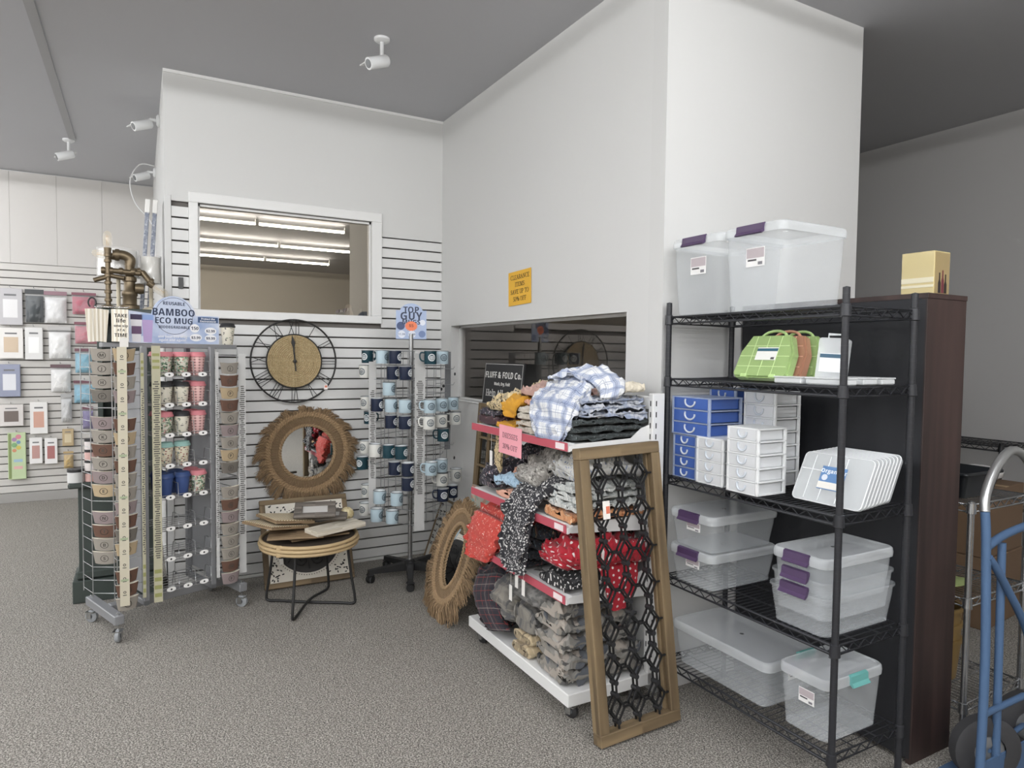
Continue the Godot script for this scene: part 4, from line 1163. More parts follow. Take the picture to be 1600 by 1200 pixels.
func spinner() -> void:
	var t := thing("mug_spinner", "tall wire spinner of enamel mugs on a black five-star base", "display rack", SC)
	var wire := mat("a6a8aa", 0.35, 0.8)
	var blk := mat("1c1c1d", 0.5)
	part(t, "pole", MB.new().lathe([Vector2(0, 0.1), Vector2(0.016, 0.1), Vector2(0.016, 1.72), Vector2(0, 1.72)], 16), mat("b4b5b6", 0.25, 0.9))
	part(t, "hub", MB.new().lathe([Vector2(0, 0.06), Vector2(0.05, 0.06), Vector2(0.045, 0.11), Vector2(0.025, 0.13), Vector2(0, 0.13)], 16), blk)
	for k in 5:
		var a := TAU * k / 5.0 + 0.66
		var d := V(cos(a), 0, sin(a))
		var b := R(0, -a, 0)
		part(t, "base_arm", MB.new().hexa_of(b, [V(0.03, 0.06, -0.028), V(0.3, 0.065, -0.018), V(0.3, 0.065, 0.018), V(0.03, 0.06, 0.028), V(0.03, 0.115, -0.026), V(0.3, 0.09, -0.016), V(0.3, 0.09, 0.016), V(0.03, 0.115, 0.026)]), blk)
		var w := part(t, "caster", MB.new().lathe([Vector2(0, -0.022), Vector2(0.024, -0.022), Vector2(0.027, -0.016), Vector2(0.027, -0.004), Vector2(0.02, -0.003), Vector2(0.02, 0.003), Vector2(0.027, 0.004), Vector2(0.027, 0.016), Vector2(0.024, 0.022), Vector2(0, 0.022)], 16, X(R(0, k * 1.1, 0) * R(0, 0, PI / 2), d * 0.285 + V(0, 0.027, 0))), blk)
		part(w, "hood", MB.new().box(d * 0.285 + V(0, 0.055, 0), V(0.05, 0.02, 0.05), 0.008), blk)
	# wire cage
	var cor := [sp(0.058, 0, 0.254) - SC, sp(0.255, 0, -0.058) - SC, sp(-0.058, 0, -0.254) - SC, sp(-0.255, 0, 0.058) - SC]
	for k in 4:
		var p: Vector3 = cor[k]
		var q: Vector3 = cor[(k + 1) % 4]
		var m := MB.new()
		for e in 13:
			var y := 0.43 + 0.0975 * e
			m.rod(p + V(0, y, 0), q + V(0, y, 0), 0.0024, 4)
		for e in 5: m.rod(p.lerp(q, e / 4.0) + V(0, 0.43, 0), p.lerp(q, e / 4.0) + V(0, 1.6, 0), 0.0024, 4)
		var d := ((p + q) / 2).normalized()
		for e in 24:   # empty hooks
			var row := 11 - e / 2
			if k == 3 and not row in [5] or k == 0 and not row in [1, 2, 6, 10] or k == 2 and row in [0, 1, 3, 4, 6, 7, 9, 10]: continue
			var y: float = [1.59, 1.48, 1.37, 1.26, 1.15, 1.05, 0.95, 0.85, 0.75, 0.64, 0.52, 0.45][row]
			var f := p.lerp(q, 0.25 + 0.5 * (e % 2))
			m.tube([f + V(0, y, 0), f + d * 0.1 + V(0, y, 0), f + d * 0.11 + V(0, y + 0.018, 0)], 0.002, 4)
		part(t, "wire_face", m, wire)
		var tags := MB.new()
		for e in 24:
			if e % 3 == 0 and (k == 1 or k == 0 and e in [0, 3, 9, 18, 21]):
				var f := p.lerp(q, 0.25 + 0.5 * (e % 2)) + d * 0.112 + V(0, 0.47 + 0.0975 * (e / 2), 0)
				tags.lathe([Vector2(0, 0), Vector2(0.011, 0), Vector2(0.011, 0.002), Vector2(0, 0.002)], 10, X(Basis(Quaternion(Vector3.UP, d)), f))
		tag(part(t, "hook_tag", tags, mat("303236", 0.4)), "", "", "", "stuff")
	for k in [0, 3, 1]:
		var c: Vector3 = cor[k] * 1.02 + V(0, 1.0, 0)
		var dir := cor[k] as Vector3
		var ry := atan2(dir.x, dir.z)
		if k == 1: part(t, "name_strip", MB.new().box(V(0, 0.25, 0), V(0.05, 0.7, 0.003), 0, X(R(0, ry - 1.2, 0), c)), mat("77797c", 0.5))
		else: strip_print(t, c, 0.07 if k == 0 else 0.05, 1.2 if k == 0 else 1.05, R(0, ry + (0.0 if k == 0 else 1.2), 0), 2)
	var sky := mat("a3b2cf", 0.5)
	var pl := PackedVector2Array([Vector2(-0.105, 1.685), Vector2(0.105, 1.685), Vector2(0.105, 1.885)])
	for e in 11:
		var a: float = lerpf(0.25, PI - 0.25, e / 10.0)
		pl.append(Vector2(cos(a) * 0.082, 1.865 + sin(a) * 0.068))
	pl.append(Vector2(-0.105, 1.885))
	var b := R(0, -0.36, 0)
	var s := part(t, "header_sign", MB.new().ext(pl, 0.004, X(b, V(0, 0, 0.0))), sky)
	var navy := mat("27304a", 0.5)
	var z := 0.0052
	text(s, "TOP", 0.06, b * V(0, 1.888, z), navy, b)
	text(s, "GUY", 0.075, b * V(0, 1.845, z), navy, b)
	text(s, "MUGS", 0.045, b * V(0, 1.803, z), navy, b)
	var star := PackedVector2Array()
	for e in 32: star.append(Vector2(0, 1.775) + Vector2(cos(TAU * e / 32.0), sin(TAU * e / 32.0) * 0.8) * (0.045 if e % 2 else 0.038))
	part(s, "price_burst", MB.new().ext(star, 0.001, X(b, b * V(0, 0, z + 0.0006))), mat("e6805a", 0.6))
	text(s, "$5", 0.03, b * V(0, 1.778, z + 0.0022), mat("8c4430", 0.6), b)
	for e in [[-0.072, 1.776, 0.028, "3a4a70"], [0.075, 1.72, 0.024, "6b7ea6"], [-0.065, 1.718, 0.026, "d9dde6"], [0.005, 1.718, 0.026, "d9dde6"], [0.078, 1.8, 0.02, "d9dde6"]]:
		part(s, "print", MB.new().ext(circle(e[2], 18, e[0], e[1]), 0.0008, X(b, b * V(0, 0, z - 0.0012))), mat(e[3], 0.5))
	for e in [[-0.065, 1.718], [0.005, 1.718]]: text(s, "11.99", 0.02, b * V(e[0], e[1], z + 0.0004), mat("6b7a94", 0.6), b)
	# mugs: offset across as seen from the aisle, tier, colour
	var tiers := [1.515, 1.412, 1.305, 1.195, 1.088, 0.988, 0.888, 0.78, 0.684, 0.576, 0.452]
	var names := {"navy": "navy", "pale": "light blue", "white": "cream white", "teal": "dark teal"}
	var left := [[-0.19, 0, "pale"], [-0.105, 0, "navy"], [-0.12, 1, "navy"], [-0.035, 1, "navy"], [-0.145, 2, "pale"], [-0.225, 3, "navy"], [-0.13, 3, "pale"], [-0.038, 3, "pale"], [-0.13, 4, "navy"], [-0.038, 4, "navy"],
		[-0.235, 6, "white"], [-0.145, 6, "teal"], [-0.062, 6, "teal"], [-0.105, 7, "navy"], [-0.018, 7, "navy"], [-0.018, 8, "navy"], [-0.205, 9, "pale"], [-0.09, 9, "pale"], [-0.225, 10, "pale"], [-0.12, 10, "pale"]]
	var outer := [[-0.3, 0, "teal"], [-0.315, 1, "white"], [-0.305, 3, "white"], [-0.285, 4, "teal"], [-0.31, 6, "white"], [-0.33, 7, "teal"], [-0.3, 9, "white"], [-0.312, 10, "white"]]
	var right := [[0.21, 0, "pale"], [0.125, 0, "teal"], [0.21, 3, "pale"], [0.125, 3, "pale"], [0.29, 3, "pale"], [0.31, 4, "white"], [0.205, 4, "white"], [0.12, 4, "white"], [0.22, 5, "teal"], [0.21, 7, "pale"], [0.135, 7, "pale"], [0.215, 8, "white"], [0.32, 8, "white"], [0.22, 9, "navy"], [0.29, 9, "navy"]]
	var n := 0
	for side in 3:
		for a in [left, outer, right][side]:
			var bb: float
			var off: float = a[0]
			# on one of three faces of the cage: 85 mm out from it, handle towards the wires
			var n2: Vector2 = [Vector2(-0.531, 0.848), Vector2(-0.845, -0.534), Vector2(0.845, 0.534)][side]
			if side == 0: bb = 0.058 + 0.196 * (off + 0.30) / 0.313 + 0.072
			elif side == 1: bb = 0.058 - 0.312 * (off + 0.327) / 0.197 - 0.045
			else: bb = 0.254 - 0.312 * (off - 0.13) / 0.197 + 0.045
			var h2: Vector2 = [-n2, -n2, Vector2(-0.965, 0.218)][side]
			var out := (SR * n2.x + SD * n2.y).normalized()
			var hd := (SR * h2.x + SD * h2.y).normalized()
			var order := 0
			var count := 0
			for q in [left, outer, right][side]:
				if q[1] == a[1]:
					count += 1
					if q[0] < off: order += 1
			var place: String = [[""], [", left one", ", right one"], [", left one", ", middle one", ", right one"]][count - 1][order]
			var p := sp(off, tiers[a[1]], bb)
			var m := thing("enamel_mug", "%s enamel mug, %s tier of the spinner's %s face%s" % [names[a[2]], ordinal(a[1]), ["clock-side", "outer", "clothes-side"][side], place], "mug", p, atan2(-hd.z, hd.x) if side < 2 else atan2(hd.z, -hd.x), "enamel mugs on the spinner")
			mug_parts(m, a[2], side == 2)
			var ring := p + hd * 0.057 + V(0, 0.067, 0) - SC
			var lat := hd.cross(Vector3.UP)
			var hook := [ring - out * 0.028 - lat * 0.018, ring - lat * 0.018, ring + lat * 0.02] if side < 2 else [ring - out * 0.046, ring + out * 0.02]
			part(t, "hook", MB.new().tube(hook, 0.002, 5), wire)
const GX0 := 1.575
const GX1 := 2.045
const GZ0 := -3.303
const GZ1 := -2.318
func gondola() -> void:
	var t := thing("clothes_gondola", "white steel shelf unit on casters piled with folded clothes", "shelf unit", V((GX0 + GX1) / 2, 0, (GZ0 + GZ1) / 2))
	var o := -t.position
	var w := mat("e2e2e0", 0.4)
	part(t, "base", MB.new().span(o + V(GX0, 0.082, GZ0), o + V(GX1, 0.14, GZ1), 0.004), w)
	for x in [GX0 + 0.06, GX1 - 0.06]:
		for z in [GZ0 + 0.06, GZ1 - 0.06]: caster(t, o + V(x, 0, z), 0.4, 0.032, "2b2b2c")
	part(t, "back_panel", MB.new().span(o + V(GX1 + 0.002, 0.14, GZ0 + 0.03), o + V(GX1 + 0.012, 1.38, GZ1 - 0.03)), w)
	for z in [GZ0 + 0.015, GZ1 - 0.015]:
		var u := part(t, "upright", MB.new().span(o + V(GX1 - 0.035, 0.08, z - 0.015), o + V(GX1 + 0.035, 1.415, z + 0.015), 0.003), w)
		var m := MB.new()
		for e in 24:
			var y := 0.22 + e * 0.05
			for s in [-1, 1]: m.box(o + V(GX1 - 0.015, y, z + s * 0.0153), V(0.006, 0.024, 0.001))
			m.box(o + V(GX1 - 0.0353, y, z), V(0.001, 0.024, 0.006))
		part(u, "slot", m, mat("2e2e2f", 0.8))
	part(t, "top_rail", MB.new().span(o + V(GX1 - 0.02, 1.34, GZ0 + 0.03), o + V(GX1 + 0.002, 1.40, GZ1 - 0.03), 0.003), w)
	var red := mat("b9525f", 0.5)
	for y in [1.205, 0.855, 0.55]:
		var s := part(t, "shelf", MB.new().span(o + V(GX0 + 0.03, y - 0.02, GZ0 + 0.03), o + V(GX1, y, GZ1 - 0.03), 0.003), w)
		part(s, "lip", MB.new().hexa_of(Basis.IDENTITY, [o + V(GX0 + 0.03, y - 0.02, GZ0 + 0.02), o + V(GX0 + 0.03, y + 0.004, GZ0 + 0.02), o + V(GX0 + 0.0, y - 0.006, GZ0 + 0.02), o + V(GX0 + 0.0, y - 0.03, GZ0 + 0.02), o + V(GX0 + 0.03, y - 0.02, GZ1 - 0.02), o + V(GX0 + 0.03, y + 0.004, GZ1 - 0.02), o + V(GX0 + 0.0, y - 0.006, GZ1 - 0.02), o + V(GX0 + 0.0, y - 0.03, GZ1 - 0.02)]), w)
		for e in 2:
			var za := GZ0 + 0.03 + e * 0.47
			part(s, "price_channel", MB.new().box(o + V(GX0 - 0.004, y - 0.01, za + 0.23), V(0.004, 0.036, 0.455), 0, X(R(0, 0, 0), Vector3.ZERO)), red, "red price channel")
		part(s, "shelf_ticket", MB.new().box(o + V(GX0 - 0.0068, y - 0.01, GZ1 - 0.08), V(0.001, 0.026, 0.07)), mat("e9dcdd", 0.6))
		for z in [GZ0 + 0.024, GZ1 - 0.024]:
			part(s, "bracket", MB.new().ext(PackedVector2Array([Vector2(GX0 + 0.02, y - 0.028), Vector2(GX1 - 0.03, y - 0.06), Vector2(GX1 - 0.03, y + 0.07), Vector2(GX1 - 0.08, y + 0.055), Vector2(GX1 - 0.14, y + 0.012), Vector2(GX0 + 0.02, y + 0.002)]), 0.004, X(Basis.IDENTITY, o + V(0, 0, z - 0.002))), w)
	# pink sign under the top shelf
	var p := thing("sale_sign", "pink paper sign lettered DRESSES 30% OFF taped to the top shelf", "sign", V(GX0 - 0.009, 1.165, -2.835), -PI / 2)
	part(p, "paper", MB.new().box(Vector3.ZERO, V(0.225, 0.14, 0.0016), 0, X(R(0, 0, -0.02), Vector3.ZERO)), mat("e8a0aa", 0.75))
	text(p, "DRESSES", 0.036, V(0, 0.022, 0.0014), mat("7d5a60", 0.8), R(0, 0, -0.02), true)
	text(p, "30% OFF", 0.036, V(0, -0.032, 0.0014), mat("7d5a60", 0.8), R(0, 0, -0.02), true)

var cloth := {}
func fabrics() -> void:
	var C := func(s: String): return Color(s)
	var f := func(img: Image, sc: float):
		var m := textured(img, V(sc, sc, 1), 0.88)
		m.rim_enabled = true; m.rim = 0.25; m.rim_tint = 0.6
		return m
	cloth = {
		"leopard": f.call(blobs(128, C.call("cdb98f"), [C.call("2e2821"), C.call("3b3026")], 190, 2, 4.5, 41, 0.6), 7.0),
		"mustard": mat("c9932f", 0.9, 0, "cloth"), "rose": mat("bb9a90", 0.9, 0, "cloth"), "peach": mat("d7a58f", 0.9, 0, "cloth"), "cream": mat("d9d0bd", 0.9, 0, "cloth"),
		"blue plaid": f.call(plaid(128, C.call("d9dadb"), [[0.0, 0.34, C.call("8c98b5"), 0.55], [0.12, 0.15, C.call("4a5674"), 0.6], [0.2, 0.22, C.call("4a5674"), 0.5], [0.6, 0.63, C.call("5d6988"), 0.5], [0.75, 0.77, C.call("77829c"), 0.5]]), 11.0),
		"grey plaid": f.call(plaid(96, C.call("b3b6bc"), [[0.0, 0.3, C.call("7d89a3"), 0.5], [0.45, 0.5, C.call("5a6480"), 0.5], [0.7, 0.73, C.call("8b8f98"), 0.6]]), 9.0),
		"cream stripe": f.call(plaid(64, C.call("d5cfc3"), [[0.0, 0.2, C.call("a79d8e"), 0.5]]), 12.0),
		"dark floral": f.call(blobs(128, C.call("2a2730"), [C.call("c8c3c2"), C.call("8d8690"), C.call("b89a98"), C.call("5d5866")], 130, 1.5, 5, 42, 0.5), 6.0),
		"burgundy": f.call(blobs(96, C.call("40262c"), [C.call("7d5a5c"), C.call("2a1a1f"), C.call("8d7a70")], 90, 1, 4, 43), 8.0),
		"daisy": f.call(blobs(128, C.call("25252a"), [C.call("dad8d4"), C.call("c9c7c4")], 150, 1.5, 4.2, 44), 7.0),
		"sky": f.call(blobs(64, C.call("a3bdd0"), [C.call("b7cddc"), C.call("8faac0")], 80, 1, 3, 45), 12.0),
		"lace": f.call(blobs(128, C.call("9a9690"), [C.call("c5c2bb"), C.call("76726c"), C.call("b1ada6"), C.call("5f5c58")], 260, 1, 5, 46), 7.0),
		"blue bud": f.call(blobs(128, C.call("d6d5d1"), [C.call("66779f"), C.call("8c9abb"), C.call("a9a48c")], 100, 1.5, 4.5, 47, 0.5), 7.0),
		"print": f.call(blobs(128, C.call("c2c4c0"), [C.call("777f80"), C.call("e2e2de"), C.call("9aa3a2")], 220, 1, 5, 48, 0.5), 8.0),
		"apricot": f.call(blobs(96, C.call("c98f63"), [C.call("e2c2a0"), C.call("a9683f"), C.call("8d6a4c")], 120, 1, 4, 49), 8.0),
		"coral": f.call(blobs(128, C.call("c2463c"), [C.call("e3c9bf"), C.call("a0342f"), C.call("d98a78")], 140, 1, 4.5, 50, 0.45), 7.0),
		"paisley": f.call(blobs(128, C.call("2b2d33"), [C.call("7d4f4a"), C.call("57707a"), C.call("9d8a6c"), C.call("3a3f52")], 170, 1.5, 5, 51, 0.5), 7.0),
		"red dot": f.call(paint(48, 48, func(x, y): return C.call("e2dcd8") if Vector2(posmod(x, 24) - 12, posmod(y + (12 if x >= 24 else 0), 24) - 12).length() < 4.4 else C.call("a91c2c")), 16.0),
		"black dot": f.call(paint(48, 48, func(x, y): return C.call("dcd9d6") if Vector2(posmod(x, 24) - 12, posmod(y + (12 if x >= 24 else 0), 24) - 12).length() < 4.4 else C.call("1b1b1d")), 20.0),
		"navy plaid": f.call(plaid(128, C.call("23232b"), [[0.1, 0.13, C.call("a33b35"), 0.7], [0.3, 0.55, C.call("3a3038"), 0.6], [0.42, 0.44, C.call("c2b9a6"), 0.6], [0.7, 0.72, C.call("a33b35"), 0.6]]), 9.0),
		"charcoal plaid": f.call(plaid(128, C.call("6a6762"), [[0.0, 0.35, C.call("8f8a80"), 0.5], [0.5, 0.62, C.call("46474a"), 0.6], [0.8, 0.83, C.call("a39a88"), 0.5]]), 7.5),
		"denim grey": f.call(blobs(96, C.call("6a6865"), [C.call("75736f"), C.call("5d5c5a")], 200, 2, 7, 53), 6.0),
		"tan plaid": f.call(plaid(64, C.call("b5a384"), [[0.0, 0.12, C.call("4f4537"), 0.6], [0.5, 0.56, C.call("cdbf9f"), 0.6]]), 10.0),
		"camo": f.call(blobs(128, C.call("83807a"), [C.call("9a9790"), C.call("5a5d62"), C.call("6f6a60"), C.call("8c867c"), C.call("4d4c4a"), C.call("a39a90")], 60, 7, 18, 54, 0.55), 3.2),
		"dark green": f.call(blobs(96, C.call("363c3c"), [C.call("8d9494"), C.call("262b2b"), C.call("565d5d")], 130, 1, 4, 55, 0.3), 9.0),
	}

func garment(called: String, label: String, hue: String, spine: Array, side: Vector3, w: Array, th: Array, amp := 0.01, seed_ := 0.0, fq := 9.0, k := 9) -> MeshInstance3D:
	var path := smooth_path(spine, k)
	var n := path.size()
	var base: Vector3 = path[0]
	var total := 0.0
	for e in n - 1: total += path[e].distance_to(path[e + 1])
	var pick := func(a: Array, q: float):
		var x: float = q * (a.size() - 1)
		var i0 := int(floor(x))
		var i1 := mini(i0 + 1, a.size() - 1)
		return lerpf(a[i0], a[i1], x - i0)
	var nu := 48
	var uvs := PackedVector2Array()
	var run := [0.0]
	for e in n - 1: run.append(run[-1] + path[e].distance_to(path[e + 1]))
	var nv := n - 1 + 4
	var m := MB.new()
	var sd := side.normalized()
	var f := func(u: float, q: float):
		var row := int(round(q * nv))
		var e := clampi(row - 2, 0, n - 1)
		var shrink := 1.0
		if row <= 1: shrink = [0.02, 0.75][row]
		elif row >= nv - 1: shrink = [0.75, 0.02][row - nv + 1]
		var d: Vector3 = (path[mini(e + 1, n - 1)] - path[maxi(e - 1, 0)]).normalized()
		var nn := sd.cross(d).normalized()
		if nn.y < -0.3 and absf(nn.x) < 0.7: nn = -nn
		var a: float = TAU * u
		var ww: float = pick.call(w, float(e) / (n - 1)) * 0.5 * (shrink if shrink > 0.5 else 0.9)
		var tt: float = pick.call(th, float(e) / (n - 1)) * 0.5 * shrink
		var cx := signf(cos(a)) * pow(absf(cos(a)), 0.45)
		var cy := signf(sin(a)) * pow(absf(sin(a)), 0.75)
		var p: Vector3 = path[e] + sd * cx * ww + nn * cy * tt
		if row < 2: p -= d * tt * (0.5 if row == 1 else 0.62) * 0.5
		if row > nv - 2: p += d * 0.004
		var g := noise.get_noise_3d(p.x * fq + seed_, p.y * fq + seed_ * 1.7, p.z * fq - seed_)
		var g2 := noise.get_noise_3d(p.x * fq * 2.6 - seed_, p.y * fq * 2.6, p.z * fq * 2.6 + seed_)
		# creases: sharp ridges where two wandering fields cross zero
		var r1 := 1.0 - minf(1.0, absf(noise.get_noise_3d(p.x * fq * 1.3 + seed_ * 3.0, p.y * fq * 1.3, p.z * fq * 0.9 + g * 0.5)) * 5.0)
		var r2 := 1.0 - minf(1.0, absf(noise.get_noise_3d(p.x * fq * 0.8 - seed_, p.y * fq * 0.8 + 7.0, p.z * fq * 2.0)) * 5.0)
		var up := nn * (g * amp * 1.5 + g2 * amp * 0.8 + (r1 + r2) * amp * 0.75)
		uvs.append(Vector2(cx * ww + (0.0 if cy >= 0.0 else 0.37), run[e] + (tt if row > 1 else 0.0)))
		up -= nn * amp * 1.1
		if cy < 0.0: up *= -0.2
		return p + up + sd * g2 * amp * 0.6 * absf(cx) - base
	m.grid(nu, nv, f)
	m.t = uvs
	return single(called, m, cloth[hue], label, called.replace("_", " "), base, "clothes on the white shelf unit")

func join(whole: MeshInstance3D, called: String, kind: String, hue: String, spine: Array, side: Vector3, w: Array, th: Array, amp := 0.01, seed_ := 0.0, fq := 9.0) -> void:
	var o := garment(kind, "", hue, spine, side, w, th, amp, seed_, fq)
	var at := o.position
	remove_child(o)
	for k in ["label", "category", "group"]:
		if o.has_meta(k): o.remove_meta(k)
	o.name = called
	whole.add_child(o, true)
	o.position = at - whole.position

func stack(label: String, hue: String, x: float, y: float, z: float, ln: float, w: float, th: float, tilt := 0.0, seed_ := 0.0, amp := 0.008) -> void:
	# one folded piece lying with its fold to the front
	var s := V(0.0, 0, 1).rotated(Vector3.UP, tilt)
	var d := V(1, 0, 0).rotated(Vector3.UP, tilt)
	var c := V(x, y + th / 2, z)
	garment("folded_garment", label, hue, [c, c + d * ln * 0.5 + V(0, 0.004, 0), c + d * ln], s, [w * 0.96, w, w * 0.97], [th, th * 1.05, th * 0.9], amp * 1.35, seed_, 9.0, 12)

func clothes() -> void:
	fabrics()
	var Z := V(0, 0, 1)
	var y1 := 1.213
	# --- top shelf, from the far end to the near end
	stack("burgundy print garment at the far end of the top shelf", "burgundy", 1.61, y1, -3.16, 0.36, 0.24, 0.05, 0, 1.0)
	stack("dark floral garment under the leopard print on the top shelf", "dark floral", 1.61, y1 + 0.05, -3.14, 0.34, 0.22, 0.035, 0.1, 2.0, 0.012)
	garment("garment", "leopard print top slumped at the far end of the top shelf", "leopard", [V(1.62, y1 + 0.1, -3.12), V(1.68, y1 + 0.13, -3.1), V(1.78, y1 + 0.15, -3.08), V(1.9, y1 + 0.16, -3.08)], Z, [0.16, 0.24, 0.22, 0.2], [0.05, 0.07, 0.07, 0.04], 0.022, 3.0)
	garment("garment", "leopard print top crumpled behind the dusty rose sweater", "leopard", [V(1.8, y1 + 0.17, -3.0), V(1.86, y1 + 0.21, -2.97), V(1.93, y1 + 0.21, -2.95), V(1.99, y1 + 0.18, -2.95)], Z, [0.16, 0.24, 0.24, 0.18], [0.03, 0.05, 0.05, 0.04], 0.02, 4.0)
	stack("mustard yellow garment folded flat at the shelf lip", "mustard", 1.6, y1, -2.95, 0.3, 0.16, 0.03, 0.15, 5.0)
	garment("garment", "mustard yellow garment rolled over beside the leopard print", "mustard", [V(1.61, y1 + 0.06, -2.93), V(1.63, y1 + 0.12, -2.95), V(1.72, y1 + 0.14, -2.97), V(1.84, y1 + 0.12, -2.98)], Z, [0.1, 0.15, 0.16, 0.14], [0.03, 0.05, 0.06, 0.05], 0.014, 6.0)
	for k in 4: stack("cream striped folded garment, %s from the bottom of its pile" % ordinal(k), "cream stripe", 1.6 + 0.006 * k, y1 + 0.03 * k, -2.76, 0.36, 0.19 - 0.006 * k, 0.03, 0.04 * (k - 1), 7.0 + k)
	stack("peach garment folded beneath the dusty rose sweater", "peach", 1.68, y1 + 0.122, -2.79, 0.33, 0.2, 0.05, 0.1, 12.0, 0.012)
	garment("garment", "dusty rose sweater folded loosely on the cream pile", "rose", [V(1.68, y1 + 0.19, -2.84), V(1.74, y1 + 0.2, -2.83), V(1.86, y1 + 0.21, -2.82), V(1.98, y1 + 0.2, -2.8)], Z, [0.2, 0.24, 0.24, 0.22], [0.045, 0.06, 0.06, 0.05], 0.018, 13.0)
	for k in 3: stack("dark green printed folded garment, %s from the bottom under the plaid shirts" % ordinal(k), "dark green", 1.62, y1 + 0.032 * k, -2.46, 0.4, 0.22, 0.032, 0.0, 14.0 + k)
	for k in 3: stack("grey plaid folded shirt, %s up its pile beside the bracket" % ordinal(k), "grey plaid", 1.66, y1 + 0.098 + 0.03 * k, -2.45, 0.34, 0.23 - 0.01 * k, 0.03, 0.05 * k, 18.0 + k, 0.012)
	var shirt := garment("shirt", "blue and white plaid shirt thrown over the pile, collar up", "blue plaid", [V(1.57, y1 - 0.0, -2.5), V(1.585, y1 + 0.07, -2.52), V(1.63, y1 + 0.16, -2.55), V(1.72, y1 + 0.22, -2.58), V(1.84, y1 + 0.26, -2.6), V(1.93, y1 + 0.24, -2.6)], V(0.1, 0.0, 1), [0.17, 0.28, 0.33, 0.3, 0.24, 0.16], [0.014, 0.04, 0.06, 0.07, 0.06, 0.04], 0.018, 22.0, 6.0, 10)
	join(shirt, "collar", "shirt_collar", "blue plaid", [V(1.72, y1 + 0.27, -2.66), V(1.78, y1 + 0.3, -2.6), V(1.82, y1 + 0.29, -2.5), V(1.84, y1 + 0.24, -2.4), V(1.8, y1 + 0.19, -2.35)], V(1, 0.1, 0.3), [0.1, 0.14, 0.15, 0.13, 0.1], [0.03, 0.05, 0.06, 0.05, 0.03], 0.014, 23.0, 6.0)
	stack("cream garment tucked behind the plaid shirt", "cream", 1.9, y1 + 0.2, -2.42, 0.11, 0.1, 0.05, 0.0, 25.0)
	garment("belt", "leopard print belt hanging below the top shelf", "leopard", [V(1.66, 1.17, -3.1), V(1.65, 1.1, -3.1), V(1.65, 1.0, -3.11), V(1.66, 0.9, -3.1)], Z, [0.07, 0.08, 0.08, 0.09], [0.01, 0.014, 0.014, 0.014], 0.008, 26.0)
	# --- second shelf
	var y2 := 0.863
	garment("garment", "black floral dress heaped at the far end of the second shelf", "dark floral", [V(1.6, y2 + 0.05, -3.16), V(1.66, y2 + 0.08, -3.14), V(1.78, y2 + 0.1, -3.12), V(1.95, y2 + 0.09, -3.1)], Z, [0.17, 0.24, 0.26, 0.24], [0.08, 0.13, 0.15, 0.1], 0.025, 31.0)
	garment("garment", "dark floral garment piled high at the back of the second shelf", "dark floral", [V(1.75, y2 + 0.2, -3.02), V(1.82, y2 + 0.22, -2.98), V(1.9, y2 + 0.22, -2.96), V(2.0, y2 + 0.2, -2.95)], Z, [0.24, 0.3, 0.3, 0.26], [0.05, 0.08, 0.08, 0.06], 0.02, 32.0)
	stack("peach printed garment folded at the lip of the second shelf", "peach", 1.595, y2, -2.93, 0.34, 0.19, 0.045, 0.05, 33.0, 0.014)
	garment("garment", "light blue knotted garment on the second shelf", "sky", [V(1.605, y2 + 0.09, -3.0), V(1.63, y2 + 0.1, -2.95), V(1.645, y2 + 0.085, -2.87), V(1.66, y2 + 0.07, -2.8)], V(1, 0.2, 0.3), [0.07, 0.09, 0.08, 0.09], [0.07, 0.06, 0.05, 0.05], 0.014, 34.0)
	stack("peach garment behind the light blue one", "peach", 1.68, y2 + 0.1, -2.9, 0.26, 0.18, 0.05, 0.1, 35.0, 0.014)
	garment("garment", "grey lace garment heaped mid second shelf", "lace", [V(1.62, y2 + 0.11, -2.78), V(1.68, y2 + 0.17, -2.76), V(1.78, y2 + 0.22, -2.74), V(1.95, y2 + 0.2, -2.72)], Z, [0.16, 0.22, 0.24, 0.22], [0.05, 0.09, 0.1, 0.08], 0.024, 36.0)
	for k in 3: stack("grey and white print garment, %s up its pile on the second shelf" % ordinal(k), "print", 1.62 + 0.01 * k, y2 + 0.045 + 0.035 * k, -2.46, 0.36, 0.24 - 0.012 * k, 0.036, 0.03 * k, 37.0 + k, 0.012)
	stack("apricot print garment at the bottom of the pile on the second shelf", "apricot", 1.6, y2, -2.45, 0.38, 0.25, 0.044, 0.0, 41.0, 0.012)
	garment("garment", "white garment with small blue flowers on the second shelf", "blue bud", [V(1.7, y2 + 0.17, -2.55), V(1.76, y2 + 0.21, -2.54), V(1.86, y2 + 0.23, -2.52), V(1.99, y2 + 0.2, -2.5)], Z, [0.26, 0.32, 0.34, 0.3], [0.06, 0.09, 0.1, 0.08], 0.02, 42.0)
	garment("dress", "black and white daisy dress hanging over the second shelf's lip", "daisy", [V(1.9, y2 + 0.12, -2.58), V(1.76, y2 + 0.15, -2.6), V(1.64, y2 + 0.11, -2.66), V(1.578, y2 + 0.045, -2.7), V(1.545, y2 - 0.05, -2.71), V(1.535, y2 - 0.16, -2.72), V(1.53, y2 - 0.29, -2.72)], Z, [0.3, 0.28, 0.27, 0.25, 0.25, 0.24, 0.2], [0.05, 0.05, 0.04, 0.03, 0.03, 0.03, 0.024], 0.022, 43.0, 9.0, 10)
	# --- third shelf
	var y3 := 0.558
